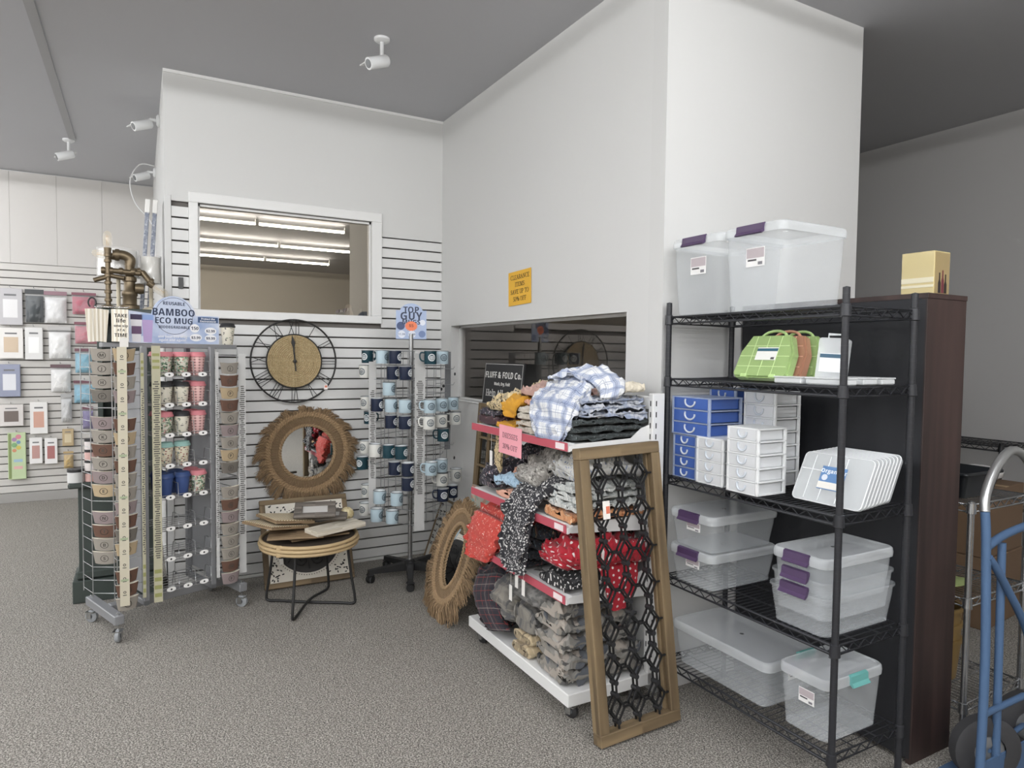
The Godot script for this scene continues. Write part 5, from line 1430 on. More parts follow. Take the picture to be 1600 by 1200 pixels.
	garment("garment", "coral red floral dress slumped over the third shelf's lip", "coral", [V(1.9, y3 + 0.13, -3.05), V(1.76, y3 + 0.17, -3.06), V(1.65, y3 + 0.17, -3.08), V(1.585, y3 + 0.09, -3.1), V(1.56, y3 + 0.0, -3.14), V(1.555, y3 - 0.05, -3.15)], V(0, 0.0, 1), [0.3, 0.36, 0.38, 0.36, 0.28, 0.2], [0.1, 0.15, 0.14, 0.09, 0.04, 0.03], 0.026, 51.0, 8.0, 10)
	for k in 4: stack("dark paisley garment, %s from the bottom on the third shelf" % ordinal(k), "paisley", 1.6 + 0.012 * k, y3 + 0.05 * k, -2.82 + 0.03 * k, 0.38, 0.2, 0.05, 0.05 * k, 52.0 + k, 0.016)
	for k in 2: stack("dark paisley garment, %s up behind the polka dots" % ordinal(k), "paisley", 1.75, y3 + 0.13 + 0.04 * k, -2.55, 0.26, 0.26, 0.045, 0.02, 57.0 + k, 0.014)
	stack("black garment with white polka dots at the shelf lip", "black dot", 1.59, y3, -2.47, 0.38, 0.24, 0.06, 0.05, 61.0, 0.014)
	var dress := garment("dress", "red polka dot dress heaped at the near end of the third shelf", "red dot", [V(1.6, y3 + 0.1, -2.5), V(1.64, y3 + 0.15, -2.47), V(1.74, y3 + 0.17, -2.44), V(1.88, y3 + 0.16, -2.42), V(2.0, y3 + 0.15, -2.42)], Z, [0.2, 0.27, 0.28, 0.27, 0.24], [0.07, 0.12, 0.13, 0.12, 0.1], 0.03, 62.0, 9.0, 10)
	join(dress, "hanging_end", "dress_sleeve", "red dot", [V(1.82, y3 + 0.15, -2.36), V(1.84, y3 + 0.1, -2.33), V(1.85, y3 + 0.0, -2.325), V(1.84, y3 - 0.09, -2.325)], V(1, 0, 0), [0.24, 0.22, 0.16, 0.08], [0.03, 0.025, 0.02, 0.014], 0.008, 63.0)
	for a in [[V(1.548, 0.44, -2.78), "white price tag hanging under the coral dress"], [V(1.548, 0.5, -2.66), "long white price tag below the daisy dress"], [V(1.546, 0.52, -2.72), "white price tag beside the paisley garments"], [V(1.548, 1.06, -3.0), "long white price tag hanging below the top shelf"]]:
		var t := thing("price_tag", a[1], "tag", a[0], -PI / 2)
		part(t, "card", MB.new().box(V(0, 0, 0), V(0.028, 0.075, 0.001)), mat("e6e3de", 0.7))
		part(t, "string", MB.new().rod(V(0, 0.037, 0), V(0.004, 0.125, 0.0), 0.0008, 4), mat("e6e3de", 0.7))
	# --- base
	var y0 := 0.145
	garment("garment", "navy and red plaid garment spilling off the base's far corner", "navy plaid", [V(1.8, y0 + 0.26, -3.2), V(1.7, y0 + 0.25, -3.18), V(1.62, y0 + 0.17, -3.12), V(1.58, y0 + 0.1, -3.02), V(1.572, y0 + 0.05, -2.92)], V(0.2, 0.3, 1), [0.26, 0.28, 0.26, 0.2, 0.15], [0.12, 0.14, 0.12, 0.08, 0.05], 0.02, 71.0, 8.0, 10)
	stack("navy plaid garment folded at the base's far end", "navy plaid", 1.62, y0, -3.14, 0.38, 0.26, 0.1, 0.0, 72.0, 0.014)
	for k in 2: stack("tan plaid folded garment, %s of two on the base" % ["lower", "upper"][k], "tan plaid", 1.585 + 0.01 * k, y0 + 0.055 * k, -2.74, 0.38, 0.17, 0.055, 0.05, 73.0 + k, 0.008)
	garment("garment", "grey patchwork plaid garment folded behind the tan one", "charcoal plaid", [V(1.6, y0 + 0.13, -2.9), V(1.62, y0 + 0.2, -2.95), V(1.72, y0 + 0.26, -2.96), V(1.9, y0 + 0.26, -2.95)], Z, [0.18, 0.22, 0.24, 0.22], [0.08, 0.12, 0.13, 0.1], 0.022, 76.0)
	garment("jacket", "grey denim jacket folded on the pile, button showing", "denim grey", [V(1.585, y0 + 0.28, -2.7), V(1.61, y0 + 0.33, -2.68), V(1.72, y0 + 0.36, -2.66), V(1.9, y0 + 0.35, -2.64)], Z, [0.24, 0.3, 0.32, 0.3], [0.06, 0.09, 0.1, 0.08], 0.018, 77.0)
	stack("tan and grey garment folded beneath the denim jacket", "charcoal plaid", 1.6, y0 + 0.112, -2.73, 0.36, 0.2, 0.13, 0.05, 78.0, 0.02)
	for k in 5: stack("grey camouflage garment, %s from the bottom of the near pile" % ordinal(k), "camo", 1.595 + 0.008 * (k % 2), y0 + 0.068 * k, -2.49 - 0.008 * k, 0.4, 0.27 - 0.006 * k, 0.068, 0.03 * (k - 2), 81.0 + k, 0.018)

func leaning_things() -> void:
	# wood frame with hexagon iron lattice
	var t := thing("lattice_frame", "tall brown wood frame with black iron hexagon lattice leaning on the shelf unit", "wall panel", V(1.81, 0.0, -2.135))
	t.basis = R(-0.118, 0, 0.0) * R(0, 0, 0.028)
	t.position.y = 0.012
	var w := 0.425
	var h := 1.2
	var d := 0.055
	for e in [0.024, h - 0.024]: part(t, "frame_rail", MB.new().box(V(0, e, 0), V(w - 0.001, 0.048, d), 0.003), wood_h)
	for e in [-1, 1]:
		part(t, "frame_stile", MB.new().box(V(e * (w / 2 - 0.024), h / 2, 0), V(0.048, h - 0.0965, d), 0.003), wood_v)
		part(t, "inner_moulding", MB.new().box(V(e * (w / 2 - 0.053), h / 2, -0.012), V(0.01, h - 0.1, 0.02), 0.002), wood_v)
	var iron := mat("1f1f20", 0.5, 0.2)
	var per := 0.1565
	var hw := 0.032
	for layer in [-0.012, 0.014]:
		for c in 3:
			var x := (c - 1) * 0.108
			for k in 7:
				var y := 0.05 + per * (k + 0.5)
				var z: float = layer
				var m := MB.new()
				var hx := [V(x, y + 0.052, z), V(x + hw, y + 0.006, z), V(x + hw, y - 0.006, z), V(x, y - 0.052, z), V(x - hw, y - 0.006, z), V(x - hw, y + 0.006, z)]
				for e in 6: m.bar(hx[e], hx[(e + 1) % 6], 0.0075, 0.006)
				part(t, "hexagon", m, iron)
				part(t, "link", MB.new().bar(V(x, y + 0.052, z), V(x, y + per - 0.052 if k < 6 else h - 0.05, z), 0.0075, 0.006), iron)
				if k == 0: part(t, "link", MB.new().bar(V(x, 0.05, z), V(x, y - 0.052, z), 0.0075, 0.006), iron)
				part(t, "cross_link", MB.new().bar(V(x + hw, y, z), V(x + 0.108 - hw if c < 2 else w / 2 - 0.05, y, z), 0.0075, 0.006), iron)
				if c == 0: part(t, "cross_link", MB.new().bar(V(-w / 2 + 0.05, y, z), V(x - hw, y, z), 0.0075, 0.006), iron)
	for c in 3:
		for k in 7:
			for s in [-1, 1]:
				var y: float = 0.05 + per * (k + 0.5) + s * 0.054
				part(t, "boss", MB.new().lathe([Vector2(0, -0.017), Vector2(0.011, -0.017), Vector2(0.011, 0.019), Vector2(0, 0.019)], 10, X(R(PI / 2, 0, 0), V((c - 1) * 0.108, y, 0))), mat("343436", 0.4, 0.4))
	var pt := part(t, "price_tag", MB.new().box(V(-0.115, 0.935, 0.024), V(0.036, 0.075, 0.001), 0, X(R(0, 0, -0.02), Vector3.ZERO)), mat("eae6df", 0.7))
	part(pt, "sticker", MB.new().box(V(-0.108, 0.935, 0.0252), V(0.018, 0.03, 0.001), 0, X(R(0, 0, -0.02), Vector3.ZERO)), mat("d9785c", 0.7))
	# oval jute mirror
	jute_mirror("oval_jute_mirror", V(1.66, 0.36, -3.68), Basis(V(0, 0, 1), V(0.31, 0.951, 0), V(-0.951, 0.31, 0)), 0.115, 0.19, 0.215, 0.285, 0.115, "oval mirror in a shaggy jute frame standing on the carpet beside the clothes", 9)
	# signs and frames in the corner
	var s := thing("bath_sign", "wood-framed white sign lettered SPLISH SPLASH leaning in the corner", "sign", V(1.93, 0.012, -4.84))
	s.basis = Basis(V(0, 0, 1), V(0.33, 0.944, 0), V(-0.944, 0.33, 0))
	part(s, "board", MB.new().box(V(0.1, 0.23, 0), V(0.2, 0.46, 0.012)), mat("b9b8b2", 0.7))
	for e in [0.0, 0.2]: part(s, "frame_stile", MB.new().box(V(e, 0.23, 0.002), V(0.016, 0.476, 0.022), 0.002), wood_v)
	for e in [0.0, 0.46]: part(s, "frame_rail", MB.new().box(V(0.1, e, 0.002), V(0.185, 0.016, 0.022), 0.002), wood_h)
	var up := R(0, 0, PI / 2)
	for l in [["S P L I S H", 0.04], ["S P L A S H", 0.1]]: text(s, l[0], 0.06, V(l[1], 0.24, 0.0068), mat("3a3a38", 0.8), up)
	var g := thing("windowpane_mirror", "brown wood windowpane mirror leaning on the grey side wall", "mirror", V(1.99, 0.01, -3.97))
	g.basis = Basis(V(0, 0, 1), V(0.075, 0.997, 0), V(-0.997, 0.075, 0))
	for e in [-1, 1]:
		part(g, "frame_stile", MB.new().box(V(e * 0.22, 0.62, 0), V(0.04, 1.24, 0.025), 0.003), wood_v)
		part(g, "frame_rail", MB.new().box(V(0, 0.62 + e * 0.6, 0), V(0.4, 0.04, 0.025), 0.003), wood_h)
	for e in [-0.067, 0.067]: part(g, "glazing_bar", MB.new().box(V(e, 0.62, 0.002), V(0.016, 1.16, 0.016), 0.002), wood_v)
	for e in 5: part(g, "glazing_bar", MB.new().box(V(0, 0.233 + 0.193 * e, 0.003), V(0.4, 0.016, 0.014), 0.002), wood_h)
	part(g, "glass", MB.new().box(V(0, 0.62, -0.006), V(0.4, 1.16, 0.004)), mat("8a8984", 0.03, 1.0))
	var art := textured(blobs(96, Color("b3b0a2"), [Color("b98d7c"), Color("8ba6a3"), Color("c9b9a2"), Color("96a99a"), Color("d3a49a")], 70, 4, 12, 61, 0.4), V(3, 3, 1), 0.7)
	var cv := thing("canvas_print", "peach and teal abstract canvas leaning before the windowpane mirror", "picture", V(1.9, 0.008, -3.9))
	cv.basis = Basis(V(0, 0, 1), V(0.1, 0.995, 0), V(-0.995, 0.1, 0))
	part(cv, "canvas", MB.new().box(V(0, 0.35, 0), V(0.34, 0.7, 0.025), 0.003), art)
	part(cv, "ticket", MB.new().box(V(-0.14, 0.66, 0.013), V(0.05, 0.05, 0.001)), mat("e6e3dd", 0.7))
	part(cv, "edge", MB.new().box(V(0.172, 0.35, 0), V(0.006, 0.702, 0.03)), mat("282726", 0.7))
	# chalkboard sign on the pass-through's sill
	var c := thing("chalkboard_sign", "black chalkboard sign with white lettering on the pass-through sill", "sign", V(2.115, 1.2455, -3.965))
	c.basis = Basis(V(0, 0, 1), V(0.1, 0.995, 0), V(-0.995, 0.1, 0))
	part(c, "board", MB.new().box(V(0, 0.14, 0), V(0.54, 0.28, 0.012), 0.002), mat("2c2c2d", 0.7))
	for e in [[V(0, 0.274, 0.0066), V(0.53, 0.004, 0.001)], [V(-0.263, 0.14, 0.0066), V(0.004, 0.27, 0.001)], [V(0.263, 0.14, 0.0066), V(0.004, 0.27, 0.001)]]: part(c, "border_line", MB.new().box(e[0], e[1]), mat("b9b8b4", 0.7))
	var chalk := mat("d6d5d0", 0.8)
	text(c, "FLUFF & FOLD Co.", 0.06, V(0, 0.2, 0.0068), chalk)
	text(c, "Wash, Dry, Fold", 0.03, V(0, 0.14, 0.0068), chalk)
	text(c, "Help All", 0.065, V(-0.1, 0.075, 0.0068), chalk, Basis.IDENTITY, true)
func wire_deck(x0: float, x1: float, z0: float, z1: float, y: float, step: float, along_x: bool) -> MB:
	# a wire shelf: twin edge rods joined by a zigzag, wires across, stiffeners beneath
	var m := MB.new()
	for yy in [y - 0.004, y - 0.034]:
		m.tube([V(x0, yy, z0), V(x1, yy, z0), V(x1, yy, z1), V(x0, yy, z1)], 0.0034, 5, true)
	for e in [[V(x0, 0, z0), V(x0, 0, z1)], [V(x1, 0, z0), V(x1, 0, z1)], [V(x0, 0, z0), V(x1, 0, z0)], [V(x0, 0, z1), V(x1, 0, z1)]]:
		var n := int(round(e[0].distance_to(e[1]) / 0.033))
		var p := []
		for k in n + 1: p.append(e[0].lerp(e[1], float(k) / n) + V(0, y - (0.006 if k % 2 else 0.032), 0))
		m.tube(p, 0.0022, 4)
	var ln := (z1 - z0) if along_x else (x1 - x0)
	var c := int(ln / step)
	for k in range(1, c):
		var q := ln * k / c
		if along_x: m.rod(V(x0, y - 0.002, z0 + q), V(x1, y - 0.002, z0 + q), 0.002, 4)
		else: m.rod(V(x0 + q, y - 0.002, z0), V(x0 + q, y - 0.002, z1), 0.002, 4)
	for k in [0.33, 0.67]:
		if along_x: m.rod(V(lerpf(x0, x1, k), y - 0.008, z0), V(lerpf(x0, x1, k), y - 0.008, z1), 0.003, 4)
		else: m.rod(V(x0, y - 0.008, lerpf(z0, z1, k)), V(x1, y - 0.008, lerpf(z0, z1, k)), 0.003, 4)
	return m

func wire_unit(t: Node3D, x0: float, x1: float, z0: float, z1: float, top: float, tiers: Array, m: Material, low := 0.0, along_x := true) -> void:
	var o := -t.position
	for x in [x0, x1]:
		for z in [z0, z1]:
			var pf := [Vector2(0, low), Vector2(0.0127, low)]
			var y := low + 0.05
			while y < top - 0.02:   # the notches every inch
				pf.append_array([Vector2(0.0127, y), Vector2(0.0121, y + 0.0001), Vector2(0.0121, y + 0.0016), Vector2(0.0127, y + 0.0017)])
				y += 0.0254
			pf.append_array([Vector2(0.0127, top), Vector2(0, top + 0.004)])
			var p := part(t, "post", MB.new().lathe(pf, 10, X(Basis.IDENTITY, o + V(x, 0, z))), m)
			for ty in tiers: part(p, "collar", MB.new().lathe([Vector2(0.013, ty - 0.04), Vector2(0.019, ty - 0.038), Vector2(0.0165, ty + 0.004), Vector2(0.013, ty + 0.006)], 12, X(Basis.IDENTITY, o + V(x, 0, z))), m)
	for ty in tiers:
		var d := part(t, "wire_shelf", wire_deck(x0, x1, z0, z1, ty, 0.0254, along_x), m)
		d.position = o

const TIER := [1.7665, 1.4865, 1.0385, 0.5815, 0.1915]   # where goods stand: just on the wires
func wire_shelving() -> void:
	var t := thing("wire_shelving", "black five-tier wire shelving unit beside the office end wall", "shelving", V(2.31, 0, -1.895))
	wire_unit(t, 2.11, 2.51, -2.335, -1.46, 1.825, [1.765, 1.485, 1.037, 0.58, 0.19], mat("292a2e", 0.4))
	# bookcase standing with its back to it
	var dark := textured(grain(Color("2a1f1d"), Color("43322e"), 1, 71), V(0.52, 0.52, 0.52), 0.5, 0, true)
	var b := thing("bookcase", "tall dark brown bookcase standing back to back with the black wire shelving", "bookcase", V(2.745, 0, -1.915))
	part(b, "side_panel", MB.new().span(V(-0.135, 0, 0.425), V(0.135, 1.815, 0.445), 0.001), dark)
	part(b, "side_panel", MB.new().span(V(-0.135, 0, -0.445), V(0.135, 1.815, -0.425), 0.001), dark)
	part(b, "top_panel", MB.new().span(V(-0.135, 1.815, -0.447), V(0.137, 1.835, 0.447), 0.001), dark)
	var sheet := mat("222327", 0.6)
	part(b, "back_sheet", MB.new().grid(40, 4, func(u, q): return V(-0.137 - 0.0012 * sin(u * 300.0) * (1.0 if q > 0.1 else 0.5), lerpf(0.02, 1.81, q), lerpf(-0.44, 0.44, u))), sheet)
	part(b, "back_board", MB.new().span(V(-0.134, 0.02, -0.425), V(-0.128, 1.815, 0.425)), sheet)
	for y in [0.08, 0.45, 0.8, 1.15, 1.5]: part(b, "shelf", MB.new().span(V(-0.127, y, -0.425), V(0.13, y + 0.018, 0.425)), dark)
	var w := thing("gift_box", "pale gold glossy gift box with a bottle picture on the bookcase", "box", V(2.79, 1.836, -1.585))
	part(w, "box", MB.new().box(V(0, 0.0875, 0), V(0.11, 0.175, 0.13), 0.002), mat("cdbd8a", 0.25))
	for e in [[0.062, 0.02], [0.038, 0.01]]: part(w, "band_print", MB.new().box(V(-0.0555, e[0], 0), V(0.001, e[1], 0.128)), mat("e3dcc0", 0.3))
	part(w, "picture", MB.new().box(V(0, 0.0875, 0.0655), V(0.1, 0.165, 0.001)), mat("a28f66", 0.4))
	for e in [[-0.018, 0.05, "2c2428"], [0.004, 0.06, "6e3038"], [0.024, 0.045, "302a24"]]:
		part(w, "bottle_print", MB.new().ext(PackedVector2Array([Vector2(-0.009, 0.01), Vector2(0.009, 0.01), Vector2(0.009, e[1]), Vector2(0.004, e[1] + 0.012), Vector2(0.004, e[1] + 0.04), Vector2(-0.004, e[1] + 0.04), Vector2(-0.004, e[1] + 0.012), Vector2(-0.009, e[1])]), 0.0006, X(Basis.IDENTITY, V(e[0], 0, 0.0661))), mat(e[2], 0.4))

func loft(m: MB, secs: Array, flip := false) -> void:   # rounded-rectangle rings [x size, z size, radius, y, x shift]
	var n := secs.size() - 1
	m.grid(24, n, func(u, q):
		var s: Array = secs[int(round(q * n))]
		var p := rect(s[0], s[1], s[2], 5)
		var c: Vector2 = p[posmod(int(round(u * 24)), 24)]
		return V(c.x + (s[4] if s.size() > 4 else 0.0), s[3], -c.y), 1, 1, flip)
func plate(m: MB, w: float, l: float, r: float, y: float, h: float) -> void: m.ext(rect(w, l, r, 5), h, X(R(-PI / 2, 0, 0), V(0, y, 0)))

func bin(label: String, p: Vector3, l: float, w: float, h: float, latch: String, sticker: bool, lid := true, long_front := false, arched := false) -> Node3D:
	# tub with its length along x; its latched end looks towards -x
	var t := thing("storage_bin", label, "bin", p, 0.0, "translucent storage bins")
	var m := MB.new()
	var hb := h - 0.025
	loft(m, [[l * 0.88, w * 0.86, 0.03, 0.004], [l * 0.89, w * 0.87, 0.032, 0.02], [l * 0.95, w * 0.94, 0.034, hb * 0.72], [l * 0.96, w * 0.95, 0.034, hb - 0.012], [l * 0.99, w * 0.99, 0.036, hb - 0.01], [l * 0.99, w * 0.99, 0.036, hb]])
	plate(m, l * 0.88, w * 0.86, 0.03, 0.0, 0.004)
	part(t, "tub", m, frost)
	if lid:
		m = MB.new()
		loft(m, [[l * 1.0, w * 1.0, 0.036, hb - 0.012], [l * 1.01, w * 1.01, 0.037, hb + 0.004], [l * 0.995, w * 0.995, 0.036, h - 0.006], [l * 0.96, w * 0.96, 0.034, h], [l * 0.93, w * 0.93, 0.032, h - 0.002], [l * 0.9, w * 0.9, 0.03, h - 0.006], [0.02, 0.02, 0.009, h - 0.006 if not arched else h + 0.012]])
		part(t, "lid", m, mat("e9edef", 0.35, 0, "frost0.42"))
	var lm := mat(latch, 0.4)
	for s in ([-1] if not long_front else [-1, 1]):
		var q := MB.new()
		var poly := PackedVector2Array([Vector2(0, 0.006), Vector2(0.012, 0.002), Vector2(0.014, -0.022), Vector2(0.024, -0.034), Vector2(0.017, -0.038), Vector2(0.004, -0.028), Vector2(-0.004, -0.006)])
		if not long_front: q.ext(poly, w * 0.44, X(Basis(V(-1, 0, 0), V(0, 1, 0), V(0, 0, -1)), V(-l / 2 + 0.004, h - 0.004, w * 0.22)))
		else: q.ext(poly, w * 0.44, X(Basis(V(0, 0, s), V(0, 1, 0), V(-s, 0, 0)), V(s * w * 0.22, h - 0.004, s * (w / 2 - 0.004))))
		part(t, "latch", q, lm, "coloured latch")
	if sticker:
		var x := -l * 0.475 - 0.004
		var y := h * 0.62
		var k := part(t, "sticker", MB.new().box(V(x, y, 0.02), V(0.001, h * 0.22, w * 0.3), 0, X(R(0, 0, 0), Vector3.ZERO)), mat("e9e8e6", 0.5))
		part(k, "picture_print", MB.new().box(V(x - 0.0008, y + h * 0.045, 0.02), V(0.0006, h * 0.11, w * 0.28)), mat("b4a9ac", 0.5))
		part(k, "text_print", MB.new().box(V(x - 0.0008, y - h * 0.035, 0.02 - w * 0.05), V(0.0006, h * 0.02, w * 0.14)), mat("3a383a", 0.5))
		part(k, "barcode_print", MB.new().box(V(x - 0.0008, y - h * 0.075, 0.02 + w * 0.08), V(0.0006, h * 0.035, w * 0.07)), mat("77757a", 0.5))
	return t

func drawer_unit(label: String, p: Vector3, w: float, d: float, h: float, n: int, front: Material, frame: Material) -> void:
	# a tower of small drawers: fronts look towards -x
	var t := thing("drawer_tower", label, "drawer unit", p, 0.0, "small plastic drawer towers")
	var rowh := h / n
	for x in [0.006, d - 0.006]:
		for s in [-1, 1]: part(t, "post", MB.new().box(V(x, h / 2, s * (w / 2 - 0.006)), V(0.012, h, 0.012), 0.002), frame)
	for k in n + 1: part(t, "deck", MB.new().box(V(d / 2, clampf(rowh * k, 0.003, h - 0.003), 0), V(d, 0.006, w), 0.001), frame)
	for k in n:
		var y := rowh * (k + 0.5)
		var m := MB.new()
		m.box(V(0.002, y, 0), V(0.003, rowh - 0.008, w - 0.026), 0.001)
		for s in [-1, 1]: m.box(V(d / 2, y - 0.002, s * (w / 2 - 0.016)), V(d - 0.02, rowh - 0.012, 0.002))
		m.box(V(d / 2, y - rowh / 2 + 0.005, 0), V(d - 0.02, 0.002, w - 0.03))
		m.box(V(d - 0.01, y - 0.002, 0), V(0.002, rowh - 0.012, w - 0.03))
		var q := part(t, "drawer", m, front)
		part(q, "handle", MB.new().tube(arc(V(-0.002, y + rowh * 0.14, 0.0), V(0, 0, w * 0.13), V(0, rowh * 0.4, 0), PI * 0.85, TAU * 1.02, 10), 0.0045, 5), mat("dfe6ee", 0.2, 0, "frost0.8"))

func shelf_goods() -> void:
	var purple := "4c3959"
	# bins on the top tier
	bin("tall clear bin with purple latch at the wall end of the top tier", V(2.3, TIER[0], -2.176), 0.4, 0.302, 0.335, purple, true)
	bin("tall clear bin with purple latch nearest the corner post on the top tier", V(2.3, TIER[0], -1.87), 0.4, 0.3, 0.335, purple, true)
	# fourth tier
	bin("lower of two stacked wide clear bins with purple latches", V(2.305, TIER[3], -2.165), 0.42, 0.27, 0.16, purple, true)
	bin("upper of two stacked wide clear bins with purple latches", V(2.305, TIER[3] + 0.162, -2.165), 0.42, 0.27, 0.16, purple, true)
	bin("deep clear bin at the bottom of the three nested ones, no lid", V(2.32, TIER[3], -1.625), 0.44, 0.262, 0.17, purple, false, false)
	bin("middle one of the three nested clear bins with purple latches", V(2.32, TIER[3] + 0.055, -1.625), 0.43, 0.252, 0.17, purple, false, false)
	bin("lidded top one of the three nested clear bins", V(2.32, TIER[3] + 0.11, -1.625), 0.42, 0.242, 0.175, purple, false)
	# bottom tier
	var lb := bin("long low clear bin with purple latch lying along the bottom tier", V(2.29, TIER[4], -2.03), 0.55, 0.32, 0.19, purple, true, true)
	lb.rotation.y = -PI / 2
	lb.rotation.y = PI / 2
	bin("small clear bin with teal latches and a floral sticker at the near bottom corner", V(2.3, TIER[4], -1.605), 0.34, 0.22, 0.235, "67a6a1", true, true, true, true)
	# drawer towers on the third tier
	var y: float = TIER[2]
	var blue := mat("3f5fa8", 0.35)
	var bluef := mat("b9c7e4", 0.3, 0, "frost0.6")
	var clear := mat("eef0f2", 0.35, 0, "frost0.7")
	var frame := mat("f6f8f8", 0.35, 0, "frost0.85")
	drawer_unit("lower blue drawer tower against the end wall", V(2.13, y, -2.24), 0.15, 0.2, 0.195, 4, blue, bluef)
	drawer_unit("blue three-drawer tower on top of the other blue one", V(2.12, y + 0.197, -2.2), 0.23, 0.2, 0.17, 3, blue, bluef)
	drawer_unit("clear four-drawer tower beside the lower blue one", V(2.115, y, -2.075), 0.155, 0.2, 0.2, 4, clear, frame)
	drawer_unit("clear five-drawer tower standing front of the third tier", V(2.1, y, -1.885), 0.16, 0.165, 0.265, 5, clear, frame)
	drawer_unit("tall clear drawer tower at the back of the third tier", V(2.325, y, -2.0), 0.17, 0.16, 0.4, 7, clear, frame)
	drawer_unit("tall blue drawer tower at the back behind the others", V(2.335, y, -2.22), 0.16, 0.15, 0.4, 7, blue, bluef)
	# carry cases on the second tier
	var lean := Basis(V(0, 0, 1), V(0.42, 0.9075, 0), V(-0.9075, 0.42, 0))
	var hues := [["lime green carry case with a white sticker, front of the three", "b7d48e", V(2.155, 0, -1.86)], ["orange carry case between the two green ones", "d29c80", V(2.22, 0, -1.85)], ["green carry case behind the orange one", "b7d48e", V(2.285, 0, -1.84)]]
	for k in 3:
		var a: Array = hues[k]
		var t := thing("carry_case", a[0], "case", a[2] + V(0, TIER[1] + 0.015, 0), 0.0, "carry cases on the second tier")
		t.basis = lean
		var poly := PackedVector2Array([Vector2(-0.13, 0.01), Vector2(-0.12, 0), Vector2(0.12, 0), Vector2(0.13, 0.01), Vector2(0.125, 0.11), Vector2(0.09, 0.185), Vector2(-0.09, 0.185), Vector2(-0.125, 0.11)])
		part(t, "shell", MB.new().ext(poly, 0.03, X(Basis.IDENTITY, V(0, 0, -0.03))), mat(a[1], 0.35, 0, "frost0.7"))
		var lid := PackedVector2Array()
		for q in poly: lid.append(Vector2(q.x * 0.97, 0.09 + (q.y - 0.09) * 0.95))
		part(t, "lid", MB.new().ext(lid, 0.012, X(Basis.IDENTITY, V(0, 0, 0))), mat(a[1], 0.3, 0, "frost0.6"))
		var rib := mat("c9dfa2" if k != 1 else "e6b8a0", 0.3)
		for q in [0.045, 0.09, 0.135]: part(t, "rib", MB.new().box(V(0, q, 0.0125), V(0.24 if q < 0.1 else 0.21, 0.003, 0.001)), rib)
		for q in [-0.06, 0.0, 0.06]: part(t, "rib", MB.new().box(V(q, 0.09, 0.0125), V(0.003, 0.175, 0.001)), rib)
		part(t, "handle", MB.new().tube(arc(V(0, 0.18, -0.01), V(0.06, 0, 0), V(0, 0.032, 0), 0, PI, 10), 0.006, 6), mat(a[1], 0.4))
		for s in [-1, 1]: part(t, "clasp", MB.new().box(V(s * 0.07, 0.004, 0.004), V(0.03, 0.016, 0.026), 0.003), mat(a[1], 0.4))
		if k == 0:
			var st := part(t, "sticker", MB.new().box(V(0.01, 0.1, 0.0135), V(0.1, 0.055, 0.0008)), mat("e6e6e0", 0.5))
			part(st, "band_print", MB.new().box(V(0.01, 0.117, 0.0142), V(0.1, 0.012, 0.0006)), mat("2f5d72", 0.5))
			part(st, "barcode_print", MB.new().box(V(0.045, 0.08, 0.0142), V(0.016, 0.009, 0.0006)), mat("4a4a4a", 0.5))
	var glassy := mat("dfe3e4", 0.15, 0, "frost0.5")
	var h := thing("plastic_case", "clear upright case with hanger tab and blue sticker behind the corner post", "case", V(2.22, TIER[1] + 0.003, -1.59), 0.0)
	h.basis = Basis(V(0, 0, 1), V(0.15, 0.9887, 0), V(-0.9887, 0.15, 0)) * R(0, 0.3, 0)
	part(h, "shell", MB.new().ext(rect(0.105, 0.165, 0.01), 0.03, X(Basis.IDENTITY, V(0, 0.085, -0.015))), glassy)
	part(h, "hanger", MB.new().tube([V(-0.025, 0.168, 0), V(-0.025, 0.182, 0), V(0.025, 0.182, 0), V(0.025, 0.168, 0)], 0.003, 5), mat("dfe3e4", 0.3))
	var st := part(h, "sticker", MB.new().box(V(0.0, 0.075, 0.0158), V(0.085, 0.07, 0.0008)), mat("e3e5e6", 0.5))
	part(st, "band_print", MB.new().box(V(0, 0.1, 0.0164), V(0.085, 0.014, 0.0006)), mat("3f6076", 0.5))
	for a in [[V(2.15, TIER[1], -1.69), 0.12, "crinkled clear bag of trays at the front edge of the second tier"], [V(2.16, TIER[1], -1.545), 0.15, "flat clear case lying left of the corner post"], [V(2.3, TIER[1], -1.56), 0.15, "flat clear case lying behind the other flat one"], [V(2.4, TIER[1], -1.56), 0.16, "flat white case lying at the bookcase side of the second tier"]]:
		var t := thing("flat_case", a[2], "case", a[0], 0.0, "flat plastic cases")
		part(t, "tray", MB.new().box(V(0, 0.011, 0), V(0.08, 0.02, a[1]), 0.004), mat("e6e9ea", 0.25, 0, "frost0.75"))
		part(t, "lid", MB.new().box(V(0, 0.024, 0), V(0.084, 0.006, a[1] + 0.004), 0.002), mat("eff1f2", 0.2, 0, "frost0.6"))
	# row of clear organizer boxes leaning on the third tier
	for k in 8:
		var t := thing("organizer_box", "clear compartment organizer box, %s of the leaning row%s" % [ordinal(k), " with a blue sticker" if k == 0 else ""], "organizer", V(2.19 + 0.032 * k, TIER[2] + 0.012, -1.575 - 0.006 * k), 0.0, "leaning organizer boxes")
		t.basis = Basis(V(0, 0, 1), V(0.45, 0.893, 0), V(-0.893, 0.45, 0))
		part(t, "tray", MB.new().ext(rect(0.275, 0.185, 0.016), 0.016, X(Basis.IDENTITY, V(0, 0.0925, -0.016))), mat("e8ecee", 0.3, 0, "frost0.38"))
		part(t, "lid", MB.new().ext(rect(0.28, 0.19, 0.018), 0.006, X(Basis.IDENTITY, V(0, 0.0925, 0))), mat("f0f3f4", 0.26, 0, "frost0.34"))
		var ed := MB.new()
		var ring := []
		for q in rect(0.28, 0.19, 0.018): ring.append(V(q.x, q.y + 0.0925, 0.003))
		ed.tube(ring, 0.003, 5, true)
